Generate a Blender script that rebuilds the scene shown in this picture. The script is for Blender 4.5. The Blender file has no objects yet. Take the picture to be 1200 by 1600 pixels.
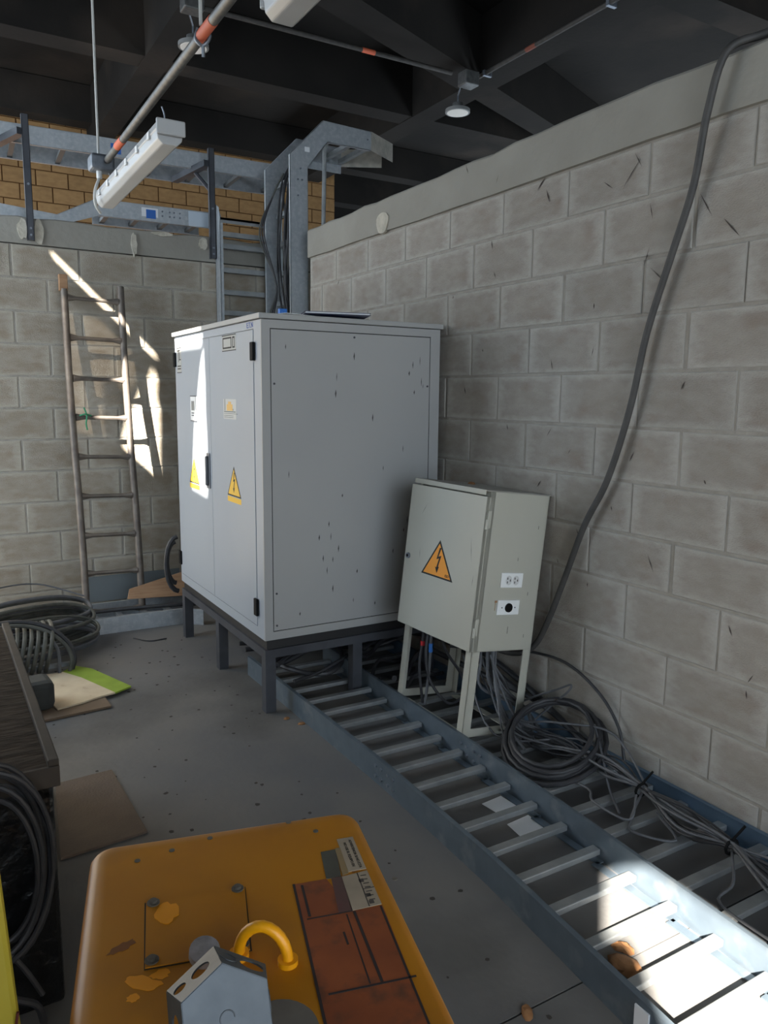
import bpy, bmesh, math, random
from math import sin, cos, pi, radians
from mathutils import Vector, Matrix, Euler
random.seed(7)
SC = bpy.context.scene
COL = SC.collection

# ------------------------------------------------------------------ camera
YAW, PITCH, ROLL = 0.534298, -0.149174, 0.009707
F_ = Vector((sin(YAW)*cos(PITCH), cos(YAW)*cos(PITCH), sin(PITCH)))
R_ = Vector((cos(YAW), -sin(YAW), 0)); U_ = R_.cross(F_)
RX = R_*cos(ROLL) + U_*sin(ROLL); UX = -R_*sin(ROLL) + U_*cos(ROLL)
cam = bpy.data.objects.new('camera', bpy.data.cameras.new('camera')); COL.objects.link(cam)
m = Matrix((RX, UX, -F_)).transposed().to_4x4(); m.translation = Vector((-2.2294, -2.9663, 1.4504)); cam.matrix_world = m
cam.data.sensor_fit = 'HORIZONTAL'; cam.data.sensor_width = 36; cam.data.lens = 1203.06*36/1200
cam.data.clip_start = 0.02; SC.camera = cam
# ------------------------------------------------------------------ world, sun, exposure
SC.view_settings.view_transform = 'Standard'; SC.view_settings.look = 'None'; SC.view_settings.gamma = 1
SC.view_settings.use_curve_mapping = False
SC.view_settings.exposure = 1.5
w = bpy.data.worlds.new('World'); SC.world = w; w.use_nodes = True
bg = w.node_tree.nodes['Background']; bg.inputs[0].default_value = (0.74, 0.87, 1.0, 1); bg.inputs[1].default_value = 1.9
SUN = Vector((0.72, 0.69, -0.64)).normalized()
sl = bpy.data.lights.new('sun', 'SUN'); sl.energy = 18; sl.angle = radians(0.53); sl.color = (1, .93, .82)
so = bpy.data.objects.new('sun', sl); COL.objects.link(so); so.rotation_euler = SUN.to_track_quat('-Z', 'Y').to_euler()
so.location = (-6, -6, 6)
def portal(loc, rot, sx, sy):
    l = bpy.data.lights.new('sky_portal', 'AREA'); l.shape = 'RECTANGLE'; l.size = sx; l.size_y = sy; l.energy = 1
    l.cycles.is_portal = True
    o = bpy.data.objects.new('sky_portal', l); COL.objects.link(o); o.location = loc; o.rotation_euler = rot
LX, BY = -3.6, -7.0
OPEN_L = [(0.9, 2.40, .5, 3.7), (3.4, 7.2, 1.0, 4.4), (-6.9, -5.65, .5, 3.0)]      # invented left wall openings that let sky light in (y0,y1,z0,z1)
OPEN_B = [(-3.4, -0.12, .5, 3.7)]                                                # invented opening behind the camera for sky light (x0,x1,z0,z1)
for y0, y1, z0, z1 in OPEN_L: portal((LX-.03, (y0+y1)/2, (z0+z1)/2), (0, -pi/2, 0), z1-z0, y1-y0)
for x0, x1, z0, z1 in OPEN_B: portal(((x0+x1)/2, BY-.03, (z0+z1)/2), (pi/2, 0, pi), x1-x0, z1-z0)

# ------------------------------------------------------------------ materials
def S(h):  # sRGB 0-255 -> linear
    return tuple(((c/255+.055)/1.055)**2.4 if c/255 > .04045 else c/255/12.92 for c in h) + (1,)
MATS = {}
def mat(name, c1, c2=None, rough=.7, metal=0, scale=4, bump=0, bscale=60, c3=None, s3=1.5, t3=(.55, .75), obj=0, spec=.5, coord='Object', stretch=None, edge=None, aniso=None):
    if name in MATS: return MATS[name]
    M = bpy.data.materials.new(name); M.use_nodes = True; nt = M.node_tree; N = nt.nodes; L = nt.links
    b = N['Principled BSDF']; b.inputs['Roughness'].default_value = rough; b.inputs['Metallic'].default_value = metal
    b.inputs['Specular IOR Level'].default_value = spec
    tc = N.new('ShaderNodeTexCoord'); vec = tc.outputs[coord]
    if stretch:
        mp = N.new('ShaderNodeMapping'); mp.inputs['Scale'].default_value = stretch; L.new(vec, mp.inputs[0]); vec = mp.outputs[0]
    if obj:
        oi = N.new('ShaderNodeObjectInfo'); ad = N.new('ShaderNodeVectorMath'); ad.operation = 'ADD'
        sc_ = N.new('ShaderNodeVectorMath'); sc_.operation = 'SCALE'; sc_.inputs[3].default_value = 37
        cb = N.new('ShaderNodeCombineXYZ')
        for i in range(3): L.new(oi.outputs['Random'], cb.inputs[i])
        L.new(cb.outputs[0], sc_.inputs[0]); L.new(vec, ad.inputs[0]); L.new(sc_.outputs[0], ad.inputs[1]); vec = ad.outputs[0]
    def noise(s, d=5):
        n = N.new('ShaderNodeTexNoise'); n.inputs['Scale'].default_value = s; n.inputs['Detail'].default_value = d; L.new(vec, n.inputs['Vector']); return n.outputs[0]
    def mix(f, a, c):
        x = N.new('ShaderNodeMix'); x.data_type = 'RGBA'
        if f is not None: L.new(f, x.inputs[0])
        for v, k in ((a, 6), (c, 7)):
            if isinstance(v, tuple): x.inputs[k].default_value = v
            else: L.new(v, x.inputs[k])
        return x.outputs[2]
    def ramp(f, lo, hi):
        r = N.new('ShaderNodeMapRange'); r.inputs[1].default_value = lo; r.inputs[2].default_value = hi; L.new(f, r.inputs[0]); return r.outputs[0]
    c = S(c1)
    if c2: c = mix(ramp(noise(scale), .35, .68), S(c1), S(c2))
    if c3: c = mix(ramp(noise(s3, 6), *t3), c, S(c3))
    if edge:
        g = N.new('ShaderNodeSeparateXYZ'); L.new(tc.outputs['Generated'], g.inputs[0])
        def dist(o):
            a = N.new('ShaderNodeMath'); a.operation = 'SUBTRACT'; L.new(o, a.inputs[0]); a.inputs[1].default_value = .5
            d = N.new('ShaderNodeMath'); d.operation = 'ABSOLUTE'; L.new(a.outputs[0], d.inputs[0]); return d.outputs[0]
        mx = N.new('ShaderNodeMath'); mx.operation = 'MAXIMUM'; L.new(dist(g.outputs[edge[1]]), mx.inputs[0]); L.new(dist(g.outputs[2]), mx.inputs[1])
        ns = N.new('ShaderNodeMath'); ns.operation = 'MULTIPLY_ADD'; L.new(noise(9, 3), ns.inputs[0]); ns.inputs[1].default_value = .22; L.new(mx.outputs[0], ns.inputs[2])
        c = mix(ramp(ns.outputs[0], .46, .62), c, S(edge[0]))
    if obj:
        mr = N.new('ShaderNodeMapRange'); mr.inputs[3].default_value = 1-obj; mr.inputs[4].default_value = 1+obj; L.new(oi.outputs['Random'], mr.inputs[0])
        hs = N.new('ShaderNodeHueSaturation'); L.new(mr.outputs[0], hs.inputs['Value']); L.new(c, hs.inputs['Color']); c = hs.outputs[0]
    if isinstance(c, tuple): b.inputs['Base Color'].default_value = c
    else: L.new(c, b.inputs['Base Color'])
    if bump:
        bp = N.new('ShaderNodeBump'); bp.inputs['Strength'].default_value = bump; bp.inputs['Distance'].default_value = .01
        L.new(noise(bscale, 6), bp.inputs['Height']); L.new(bp.outputs[0], b.inputs['Normal'])
    MATS[name] = M; return M
BLOCK = mat('concrete block', (152, 145, 136), (162, 156, 148), .95, scale=5, bump=.45, bscale=55, c3=(145, 134, 124), s3=2.2, obj=.05, edge=((176, 172, 165), 1), spec=.15)
BLOCKX = mat('concrete block back', (150, 140, 125), (162, 153, 140), .95, scale=5, bump=.45, bscale=55, c3=(142, 128, 110), s3=2.2, obj=.05, edge=((174, 167, 154), 0), spec=.15)
MORTAR = mat('mortar', (164, 159, 150), (148, 142, 133), .95, scale=14, bump=.6, bscale=45, spec=.1)
BEAMC = mat('cement beam', (152, 149, 141), (143, 139, 131), .95, scale=3, bump=.3, bscale=25, c3=(160, 157, 149), s3=1.3, spec=.1)
PATCHM = mat('fresh cement', (196, 190, 176), (170, 164, 150), .95, scale=20, bump=.5, bscale=50)
TAN = mat('tan block', (150, 118, 80), (136, 106, 72), .9, scale=4, bump=.2, obj=.07, spec=.1)
TANM = mat('tan mortar', (92, 64, 38), (80, 56, 34), .95, spec=.1)
FLOORM = mat('floor concrete', (98, 98, 99), (116, 113, 108), .7, scale=1.3, bump=.15, bscale=35, c3=(74, 73, 72), s3=1.1, t3=(.5, .7), spec=.3)
DARKC = mat('charcoal concrete', (34, 32, 30), (42, 39, 36), .9, scale=1.2, bump=.25, bscale=18, c3=(60, 53, 47), s3=.9, t3=(.55, .8), spec=.15)  # near-black concrete with browner patches
PLASTER = mat('grey render', (120, 116, 110), (134, 130, 122), .95, scale=2, bump=.2, bscale=25)
GALV = mat('galvanised steel', (168, 173, 177), (156, 162, 167), .45, .4, scale=14, c3=(176, 180, 183), s3=40, t3=(.45, .65), bump=.05, bscale=70)
GALVF = mat('floor rail steel', (106, 118, 128), (94, 106, 117), .42, .45, scale=10, c3=(120, 128, 134), s3=12, t3=(.55, .7))
GALVR = mat('galvanised rung', (158, 160, 160), (136, 140, 142), .5, .6, scale=12)
ZINC = mat('zinc box', (128, 134, 142), (106, 112, 120), .42, .5, scale=25, bump=.05)
UPSP = mat('grey enamel', (166, 166, 164), (161, 161, 160), .42, scale=1.5, spec=.4)
UPSD = mat('grey enamel skylit', (159, 165, 172), (154, 160, 168), .4, scale=1.5, spec=.4)  # same cabinet enamel, bluish sky light on the door side put into colour
GAP = mat('dark gap', (34, 34, 34), None, .9)
STEEL = mat('dark steel', (76, 78, 84), (60, 62, 68), .5, .3, scale=8)
PLINTH = mat('black plinth', (30, 30, 32), None, .6)
CABP = mat('beige enamel', (180, 178, 166), (174, 172, 160), .45, scale=2, spec=.4)
BLACK = mat('black plastic', (12, 12, 13), None, .75, spec=.2)
RUBB = mat('black cable', (54, 54, 57), (42, 42, 45), .55, scale=20)
GREYC = mat('grey cable', (96, 97, 100), (82, 83, 87), .55, scale=20)
DUSTC = mat('dusty cable', (84, 84, 78), (64, 65, 60), .7, scale=20)
WCORD = mat('white cord', (190, 190, 186), None, .5)
YEL = mat('yellow enamel', (188, 124, 16), (174, 112, 14), .45, scale=6, c3=(146, 96, 34), s3=5, t3=(.5, .72), spec=.4)
YELB = mat('bright yellow', (236, 164, 12), (226, 150, 10), .4, scale=8)
YELS = mat('yellow steel post', (158, 142, 40), (138, 122, 30), .5, scale=6)
GREYMET = mat('worn grey metal', (96, 92, 86), (112, 108, 100), .5, .4, scale=20)
ORANGE = mat('worn orange label', (150, 80, 42), (128, 66, 36), .5, scale=14, c3=(98, 60, 42), s3=30, t3=(.5, .7))
CREAM = mat('dusty label', (168, 152, 132), (150, 136, 118), .6, scale=20)
PURP = mat('faded purple label', (104, 60, 62), (84, 68, 60), .6, scale=14)
LGREY = mat('label grey', (84, 84, 74), (70, 66, 60), .6, scale=14)
WHITE = mat('white paper', (226, 228, 230), None, .8)
OUTW = mat('white plastic', (232, 233, 232), None, .4)
INK = mat('black ink', (24, 22, 20), None, .7)
BLUEI = mat('blue ink', (42, 72, 150), None, .6)
BLUE = mat('blue label', (34, 96, 176), None, .5)
WARN = mat('warning orange', (236, 150, 20), None, .5)
WARNY = mat('warning yellow', (226, 178, 44), None, .5)
WOOD = mat('pale wood', (170, 134, 102), (150, 114, 84), .8, scale=8, stretch=(1, 8, 8))
GREENB = mat('green stripe', (140, 162, 54), (126, 148, 46), .8, scale=10)
CREAMB = mat('cream board', (204, 188, 160), (190, 172, 146), .85, scale=10, c3=(150, 126, 98), s3=12, t3=(.62, .75))
BROWNB = mat('brown board', (116, 98, 80), (104, 88, 72), .85, scale=8)
FPLATE = mat('brown steel plate', (96, 80, 66), (84, 70, 60), .7, scale=9, bump=.2, bscale=120)
PLASTICF = mat('diffuser', (184, 186, 187), (174, 176, 177), .3, spec=.5)
FIXW = mat('fixture white', (182, 184, 185), None, .4)
COND = mat('dusty conduit', (108, 108, 106), (88, 88, 88), .5, .6, scale=30)
ORB = mat('orange band', (214, 104, 70), None, .6)
DECKT = mat('brown wavy plate', (62, 53, 45), (38, 32, 28), .8, scale=14, stretch=(1, 4, 1), bump=.7, bscale=14, spec=.12)
BPL = mat('crumpled black plastic', (20, 20, 21), (12, 12, 13), .3, scale=12, bump=1.0, bscale=22)
LADM = mat('dull ladder steel', (122, 114, 106), (98, 90, 84), .55, .5, scale=14)
LEAF = mat('dry leaf', (146, 104, 66), (116, 78, 48), .9, scale=20)
DARKG = mat('grey fabric', (62, 64, 62), (48, 50, 50), .9, scale=12)
RED = mat('red tape', (200, 40, 50), None, .5)
CBLUE = mat('blue tape', (40, 110, 190), None, .5)
GREENR = mat('green rope', (60, 140, 100), None, .8)

# ------------------------------------------------------------------ mesh helpers
def link(name, bm, M, parent=None, smooth=False, bevel=0, loc=None):
    bmesh.ops.recalc_face_normals(bm, faces=bm.faces)
    me = bpy.data.meshes.new(name); bm.to_mesh(me); bm.free(); me.materials.append(M)
    if smooth:
        for p in me.polygons: p.use_smooth = not (len(p.vertices) > 12)
        try: me.set_sharp_from_angle(angle=radians(40))
        except Exception: pass
    o = bpy.data.objects.new(name, me); COL.objects.link(o)
    if parent: o.parent = parent
    if loc: o.location = loc
    if bevel:
        b = o.modifiers.new('bevel', 'BEVEL'); b.width = bevel; b.segments = 2; b.limit_method = 'ANGLE'
    return o
def box(bm, x0, x1, y0, y1, z0, z1, M=None):
    v = [bm.verts.new(Vector(p) if M is None else M @ Vector(p)) for p in
         [(x0,y0,z0),(x1,y0,z0),(x1,y1,z0),(x0,y1,z0),(x0,y0,z1),(x1,y0,z1),(x1,y1,z1),(x0,y1,z1)]]
    for f in ((0,3,2,1),(4,5,6,7),(0,1,5,4),(1,2,6,5),(2,3,7,6),(3,0,4,7)): bm.faces.new([v[i] for i in f])
def B(name, M, parent, *b, bevel=0, **k):
    bm = bmesh.new()
    for a in b: box(bm, *a)
    return link(name, bm, M, parent, bevel=bevel, **k)
def prism(bm, poly, fn, a, b):
    """polygon (u,v) extruded between a and b; fn(u,v,t) -> point"""
    A = [bm.verts.new(fn(u, v, a)) for u, v in poly]; C = [bm.verts.new(fn(u, v, b)) for u, v in poly]
    bm.faces.new(A); bm.faces.new(C[::-1])
    n = len(poly)
    for i in range(n): bm.faces.new((A[i], C[i], C[(i+1) % n], A[(i+1) % n]))
def P(name, M, parent, poly, fn, a, b, bevel=0):
    bm = bmesh.new(); prism(bm, poly, fn, a, b); return link(name, bm, M, parent, bevel=bevel)
def smoothpath(pts, n=6):
    p = [Vector(q) for q in pts]
    if len(p) < 3: return p
    q = [2*p[0]-p[1]] + p + [2*p[-1]-p[-2]]; out = []
    for i in range(1, len(q)-2):
        for k in range(n):
            t = k/n; a, b, c, d = q[i-1], q[i], q[i+1], q[i+2]
            out.append(.5*((2*b)+(c-a)*t+(2*a-5*b+4*c-d)*t*t+(3*b-a-3*c+d)*t**3))
    out.append(p[-1]); return out
def tube(bm, pts, r, n=8, closed=False):
    pts = [Vector(p) for p in pts]; rings = []; up = None
    for i, p in enumerate(pts):
        if closed: d = pts[(i+1) % len(pts)]-pts[i-1]
        else: d = pts[min(i+1, len(pts)-1)]-pts[max(i-1, 0)]
        if d.length < 1e-7: d = Vector((0, 0, 1))
        d.normalize()
        if up is None: up = d.orthogonal().normalized()
        up = (up - d*up.dot(d))
        if up.length < 1e-5: up = d.orthogonal()
        up.normalize(); s = d.cross(up)
        rr = r(i/(len(pts)-1)) if callable(r) else r
        rings.append([bm.verts.new(p+up*rr*cos(2*pi*k/n)+s*rr*sin(2*pi*k/n)) for k in range(n)])
    m_ = len(rings)
    for i in range(m_ if closed else m_-1):
        a, b = rings[i], rings[(i+1) % m_]
        for k in range(n): bm.faces.new((a[k], a[(k+1) % n], b[(k+1) % n], b[k]))
    if not closed: bm.faces.new(rings[0][::-1]); bm.faces.new(rings[-1])
def T(name, M, parent, pts, r, n=8, sm=6, closed=False):
    bm = bmesh.new(); tube(bm, smoothpath(pts, sm) if sm else pts, r, n, closed); return link(name, bm, M, parent, smooth=True)
def empty(name, loc, label, cat, rot=(0, 0, 0), group=None):
    o = bpy.data.objects.new(name, None); COL.objects.link(o); o.location = loc; o.rotation_euler = rot; o.empty_display_size = .05
    return tag(o, label, cat, group)
def tag(o, label, cat, group=None):
    o['label'] = label; o['category'] = cat
    if group: o['group'] = group
    return o
def struct(o): o['kind'] = 'structure'; return o
def stuff(o): o['kind'] = 'stuff'; return o
def text(name, s, size, M, parent, mw, depth=.0005):
    c = bpy.data.curves.new(name, 'FONT'); c.body = s; c.size = size; c.extrude = depth; c.align_x = 'CENTER'; c.align_y = 'CENTER'
    t = bpy.data.objects.new(name, c); COL.objects.link(t); bpy.context.view_layer.update()
    me = bpy.data.meshes.new_from_object(t.evaluated_get(bpy.context.evaluated_depsgraph_get())); bpy.data.objects.remove(t)
    me.materials.clear(); me.materials.append(M); o = bpy.data.objects.new(name, me); COL.objects.link(o); o.parent = parent; o.matrix_local = mw
    return o
def frame(o, ux, uy, uz):
    mm = Matrix((Vector(ux), Vector(uy), Vector(uz))).transposed().to_4x4(); mm.translation = Vector(o); return mm

# ================================================================== STRUCTURE
# floor: two pours with a recessed joint
bm = bmesh.new()
box(bm, -6, 6, -8, -1.733, -.15, 0); box(bm, -6, 6, -1.727, 12, -.15, 0); box(bm, -6, 6, -1.74, -1.72, -.15, -.006)
struct(link('floor', bm, FLOORM))
# ---- block meshes (unit: along, thick, high) shared
def block_mesh(name, M, axis):
    bm = bmesh.new(); c = .018
    # front faces towards -axis normal; chamfered rim
    L, Hh, Dp = .5, .5, 1.0
    def pt(a, h, d):
        return (d, a, h) if axis == 'x' else (a, d, h)
    back = [bm.verts.new(pt(a, h, 0.0)) for a, h in ((-.5,-.5),(.5,-.5),(.5,.5),(-.5,.5))]
    mid = [bm.verts.new(pt(a, h, -.6)) for a, h in ((-.5,-.5),(.5,-.5),(.5,.5),(-.5,.5))]
    fr = [bm.verts.new(pt(a, h, -1)) for a, h in ((-.5+c*.6,-.5+c),(.5-c*.6,-.5+c),(.5-c*.6,.5-c),(-.5+c*.6,.5-c))]
    for A, C in ((back, mid), (mid, fr)):
        for i in range(4): bm.faces.new((A[i], A[(i+1) % 4], C[(i+1) % 4], C[i]))
    bm.faces.new(fr); bm.faces.new(back[::-1])
    bmesh.ops.recalc_face_normals(bm, faces=bm.faces)
    me = bpy.data.meshes.new(name); bm.to_mesh(me); bm.free(); me.materials.append(M); return me
BR = block_mesh('block_right', BLOCK, 'x'); BB = block_mesh('block_back', BLOCKX, 'y'); BT = block_mesh('block_tan', TAN, 'y')
def blk(me, parent, loc, scale, name='concrete_block'):
    o = bpy.data.objects.new(name, me); COL.objects.link(o); o.parent = parent; o.location = loc; o.scale = scale; return o
# right wall
wr = struct(B('wall_right', MORTAR, None, (0, .15, -7, 1.775, 0, 2.345)))
dR = [-.018, 0, -.008, -.004, -.003, -.005, -.003, 0, .013, -.009, -.001, .004, 0]
zl = [2.35-.2*j+dR[j] for j in range(12)] + [0.0]
J = .011
for c in range(1, 13):
    zt, zb = zl[c-1]-J/2, zl[c]+J/2
    if c == 12: zb = .002
    k = -10 if c % 2 == 0 else -9
    while -.2*k > -3.6:
        y1, y0 = -.2*k-J/2, -.2*(k+2)+J/2
        jx = random.uniform(-.006, .006)
        y1 = min(y1, 1.772); y0 += jx
        if y1-y0 > .03: blk(BR, wr, (.001, (y0+y1)/2, (zt+zb)/2), (random.uniform(.0035, .0065), y1-y0, zt-zb))
        k += 2
bm = bmesh.new(); n = 60; prof = []
prev = None
for i in range(n+1):       # cast bond beam with an uneven top edge
    y = 1.775-(1.775+7)*i/n; top = 2.515+random.uniform(-.008, .008); a = .018+random.uniform(-.002, .003)
    r = [bm.verts.new(p) for p in ((-a, y, zl[0]+.004+random.uniform(-.003, .003)), (-a, y, top-.012), (-a+.012, y, top), (.15, y, top), (.15, y, zl[0]))]
    if prev:
        for q in range(5): bm.faces.new((prev[q], prev[(q+1) % 5], r[(q+1) % 5], r[q]))
    else: bm.faces.new(r)
    prev = r
bm.faces.new(prev[::-1]); link('bond_beam', bm, BEAMC, wr)
# thin dark scuffs and trowel marks on the right wall
bm = bmesh.new()
marks = [(.052, 2.484, .05, 1.2), (-.444, 2.314, .07, 2.4), (-.486, 2.256, .06, 1.2), (-.812, 2.227, .06, .6), (-.922, 2.246, .12, 2.3), (-.948, 2.283, .07, 1), (-1.019, 2.097, .06, 1.3),
         (-1.24, 2.075, .1, 1.0), (-1.34, 1.988, .09, .8), (-1.063, 1.876, .1, .7), (-.549, 1.585, .05, 1.3), (.044, 1.482, .04, 1.2), (-.55, 1.31, .05, 2.2), (-1.107, .861, .07, 1.1), (-1.01, 1.948, .07, 1.9)]
for i in range(34): marks.append((random.uniform(-1.6, 1.6), random.uniform(.5, 2.48), random.uniform(.015, .045), random.uniform(.7, 2.2)))
for y, z, l, a in marks:
    d = Vector((0, cos(a), sin(a)))*l/2; nrm = Vector((0, -sin(a), cos(a)))*random.uniform(.0012, .0024); c = Vector((-.0075 if z < 2.33 else -.0205, y, z))
    v = [bm.verts.new(c+d+nrm*.3), bm.verts.new(c+nrm), bm.verts.new(c-d), bm.verts.new(c-nrm)]; bm.faces.new(v)
    v2 = [bm.verts.new(x.co+Vector((.003, 0, 0))) for x in v]; bm.faces.new(v2[::-1])
stuff(link('scuff_mark', bm, mat('scuff', (74, 66, 62), None, .9), wr))
bm = bmesh.new(); prism(bm, [(.81+.062*cos(a)*(1+.12*sin(3*a)), 2.382+.06*sin(a)*(1+.1*cos(2*a))) for a in [i*pi/8 for i in range(16)]], lambda u, v, t: Vector((t, u, v)), -.026, -.01)
link('cement_patch', bm, PATCHM, wr)
# back wall
BYW = 2.461
wb = struct(B('wall_back', MORTAR, None, (-3.6, .7, BYW, BYW+.15, 0, 2.36)))
dL = [.013, .012, .009, .008, .007, .004, .003, -.001, -.006, -.006, -.009, -.001, 0]
zk = [2.35-.2*j+dL[j] for j in range(12)]+[0.0]
for c in range(1, 13):
    zt, zb = zk[c-1]-J/2, zk[c]+J/2
    if c == 12: zb = .002
    m_ = -10 if c % 2 else -9
    while -1.714+.2*m_ < .7:
        x0, x1 = -1.714+.2*m_+J/2, -1.714+.2*(m_+2)-J/2+random.uniform(-.005, .005)
        x0 = max(x0, -3.59); x1 = min(x1, .69)
        if x1-x0 > .03: blk(BB, wb, ((x0+x1)/2, BYW+.001, (zt+zb)/2), (x1-x0, random.uniform(.0035, .0065), zt-zb))
        m_ += 2
bm = bmesh.new(); prev = None
for i in range(41):
    x = -3.6+4.3*i/40; top = 2.528+random.uniform(-.007, .007)
    r = [bm.verts.new(p) for p in ((x, BYW-.008, zk[0]+.003), (x, BYW-.008, top-.008), (x, BYW, top), (x, BYW+.15, top), (x, BYW+.15, zk[0]))]
    if prev:
        for q in range(5): bm.faces.new((prev[q], prev[(q+1) % 5], r[(q+1) % 5], r[q]))
    else: bm.faces.new(r)
    prev = r
bm.faces.new(prev[::-1]); link('bond_beam', bm, BEAMC, wb)
for px_, pz, rx, rz in ((-1.64, 2.455, .028, .065), (-1.55, 2.44, .03, .08), (-.968, 2.43, .018, .075), (-.78, 2.515, .07, .014), (-.5, 2.48, .03, .04)):
    bm = bmesh.new(); prism(bm, [(px_+rx*cos(a)*random.uniform(.8, 1.15), pz+rz*sin(a)*random.uniform(.8, 1.15)) for a in [i*pi/9 for i in range(18)]], lambda u, v, t: Vector((u, t, v)), BYW-.02, BYW-.003)
    link('cement_patch', bm, PATCHM, wb)
# far tan block wall
wt = struct(B('wall_far', TANM, None, (-3.6, 3.33, 8.0, 8.15, 0, 5.2)))
z = 5.16; r_ = 0
while z > 2.3:
    x = 3.33-(.0 if r_ % 2 else .19)
    if not r_ % 2: blk(BT, wt, (3.24, 8.001, z-.095), (.17, .012, .178), 'tan_block')
    while x > -1.75:
        blk(BT, wt, (x-.19, 8.001, z-.095), (.366, .012, .178), 'tan_block'); x -= .38
    z -= .19; r_ += 1
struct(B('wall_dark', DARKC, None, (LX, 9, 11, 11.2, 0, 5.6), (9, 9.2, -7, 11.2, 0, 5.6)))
# rear wall (behind the camera) with an invented opening, and a left wall masking the sun
x0, x1, z0, z1 = OPEN_B[0]
struct(B('wall_rear', PLASTER, None, (LX, x0, BY-.15, BY, 0, 5.6), (x1, 9.2, BY-.15, BY, 0, 5.6), (x0, x1, BY-.15, BY, 0, z0), (x0, x1, BY-.15, BY, z1, 5.6)))
def toleft(Pt):
    t = (Pt[0]-LX)/.72; return (Pt[1]-.69*t, Pt[2]+.64*t)
holes = [[(a, c), (b, c), (b, d), (a, d)] for a, b, c, d in OPEN_L]
holes.append([(-.17, 4.128), (.416, 4.182), (.43, 4.205), (.416, 4.228), (-.17, 4.172), (-.19, 4.15)])  # sun holes from here on are invented, cut to draw the bright patches
holes.append([(-1.5, 4.03), (-.9, 4.03), (-.9, 4.125), (-1.5, 4.125)])
holes.append([toleft((-.973, y, z)) for y, z in [(1.0, 1.69), (.985, 1.5), (.99, 1.36), (.975, 1.2), (.985, .91), (1.27, .93), (1.19, 1.3), (1.13, 1.36), (1.12, 1.45), (1.06, 1.6)]])
holes.append([toleft((x, BYW, z)) for x, z in [(-.862, 1.64), (-.838, 1.54), (-.85, 1.44), (-.83, 1.34), (-.845, .84), (-.92, .925), (-1.037, 1.031), (-1.085, 1.08), (-1.09, 1.14), (-1.06, 1.25), (-1.02, 1.33), (-.965, 1.46), (-.9, 1.55)]])
holes.append([toleft((x, y, 0)) for x, y in [(-.531, -1.44), (-.736, -1.636), (-.69, -1.672), (-.72, -1.74), (-.775, -1.819), (-.829, -1.903), (-.9, -2.02)]] + [(-5.5, 2.42), (-5.5, 2.86), (-4.56, 2.86), (-4.46, 2.8)])
dimmer_poly = [toleft((x, BYW, z)) for x, z in [(-1.40, 1.97), (-1.20, 1.93), (-.95, 1.67), (-.985, 1.52), (-1.06, 1.42), (-1.13, 1.55), (-1.2, 1.52), (-1.2, 1.15), (-1.38, 1.2), (-1.41, 1.6)]]
holes.append(dimmer_poly)
bm = bmesh.new()
def loop(pts):
    v = [bm.verts.new((LX, y, z)) for y, z in pts]
    return [bm.edges.new((v[i], v[(i+1) % len(v)])) for i in range(len(v))]
E_ = loop([(BY, 0), (11, 0), (11, 5.6), (BY, 5.6)])
for h in holes: E_ += loop(h)
bmesh.ops.triangle_fill(bm, use_beauty=True, use_dissolve=False, edges=E_, normal=(1, 0, 0))
wl = struct(link('sun_mask_wall', bm, PLASTER)); sd = wl.modifiers.new('thickness', 'SOLIDIFY'); sd.thickness = .012; sd.offset = 0  # unseen wall, shaped so sun lands only in chosen patches
# sun dimming sheet is made up: weakens the sun through one invented hole
M = bpy.data.materials.new('sun dimming sheet'); M.use_nodes = True; nt = M.node_tree; nt.nodes.remove(nt.nodes['Principled BSDF'])
tb = nt.nodes.new('ShaderNodeBsdfTransparent'); tb.inputs[0].default_value = (.045, .042, .038, 1); nt.links.new(tb.outputs[0], nt.nodes['Material Output'].inputs[0])
bm = bmesh.new(); bm.faces.new([bm.verts.new((LX, y, z)) for y, z in dimmer_poly]); struct(link('sun_dimmer', bm, M))
# ceiling slab and beams
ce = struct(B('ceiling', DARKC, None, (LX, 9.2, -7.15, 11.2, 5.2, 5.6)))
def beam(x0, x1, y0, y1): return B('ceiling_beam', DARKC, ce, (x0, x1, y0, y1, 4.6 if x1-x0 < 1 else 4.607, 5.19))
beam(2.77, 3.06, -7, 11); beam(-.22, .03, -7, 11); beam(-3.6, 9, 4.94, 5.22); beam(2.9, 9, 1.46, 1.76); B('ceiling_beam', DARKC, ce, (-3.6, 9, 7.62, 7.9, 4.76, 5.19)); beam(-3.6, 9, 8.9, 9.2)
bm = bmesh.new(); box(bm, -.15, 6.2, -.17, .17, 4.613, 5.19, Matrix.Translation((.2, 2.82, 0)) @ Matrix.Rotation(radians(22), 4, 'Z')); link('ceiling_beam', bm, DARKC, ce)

# ================================================================== BIG CABINET
def f_x(u, v, t): return Vector((t, u, v))     # polygon in (y,z)
def f_y(u, v, t): return Vector((u, t, v))     # polygon in (x,z)
def f_z(u, v, t): return Vector((u, v, t))
X0, X1, Y0, Y1 = -.973, -.045, .204, 1.535
t = empty('power_cabinet', (-.5, .87, 0), 'large light grey two-door power supply cabinet on a dark steel stand', 'cabinet')
O = Vector(t.location)
def inO(*a): return (a[0]-O.x, a[1]-O.x, a[2]-O.y, a[3]-O.y, a[4], a[5])
B('body', UPSP, t, inO(X0+.006, X1-.002, Y0+.006, Y1, .345, 1.772))
B('side_frame', UPSP, t, inO(X0, -.933, Y0, Y0+.008, .345, 1.772), inO(-.100, X1, Y0, Y0+.008, .345, 1.772), inO(-.933, -.1, Y0, Y0+.008, 1.736, 1.772), inO(-.933, -.1, Y0, Y0+.008, .345, .383))
sp = B('side_panel', UPSP, t, inO(-.929, -.104, Y0+.0005, Y0+.006, .387, 1.732))
B('seam', GAP, sp, inO(-.933, -.100, Y0+.0052, Y0+.0062, .383, 1.736))
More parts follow.
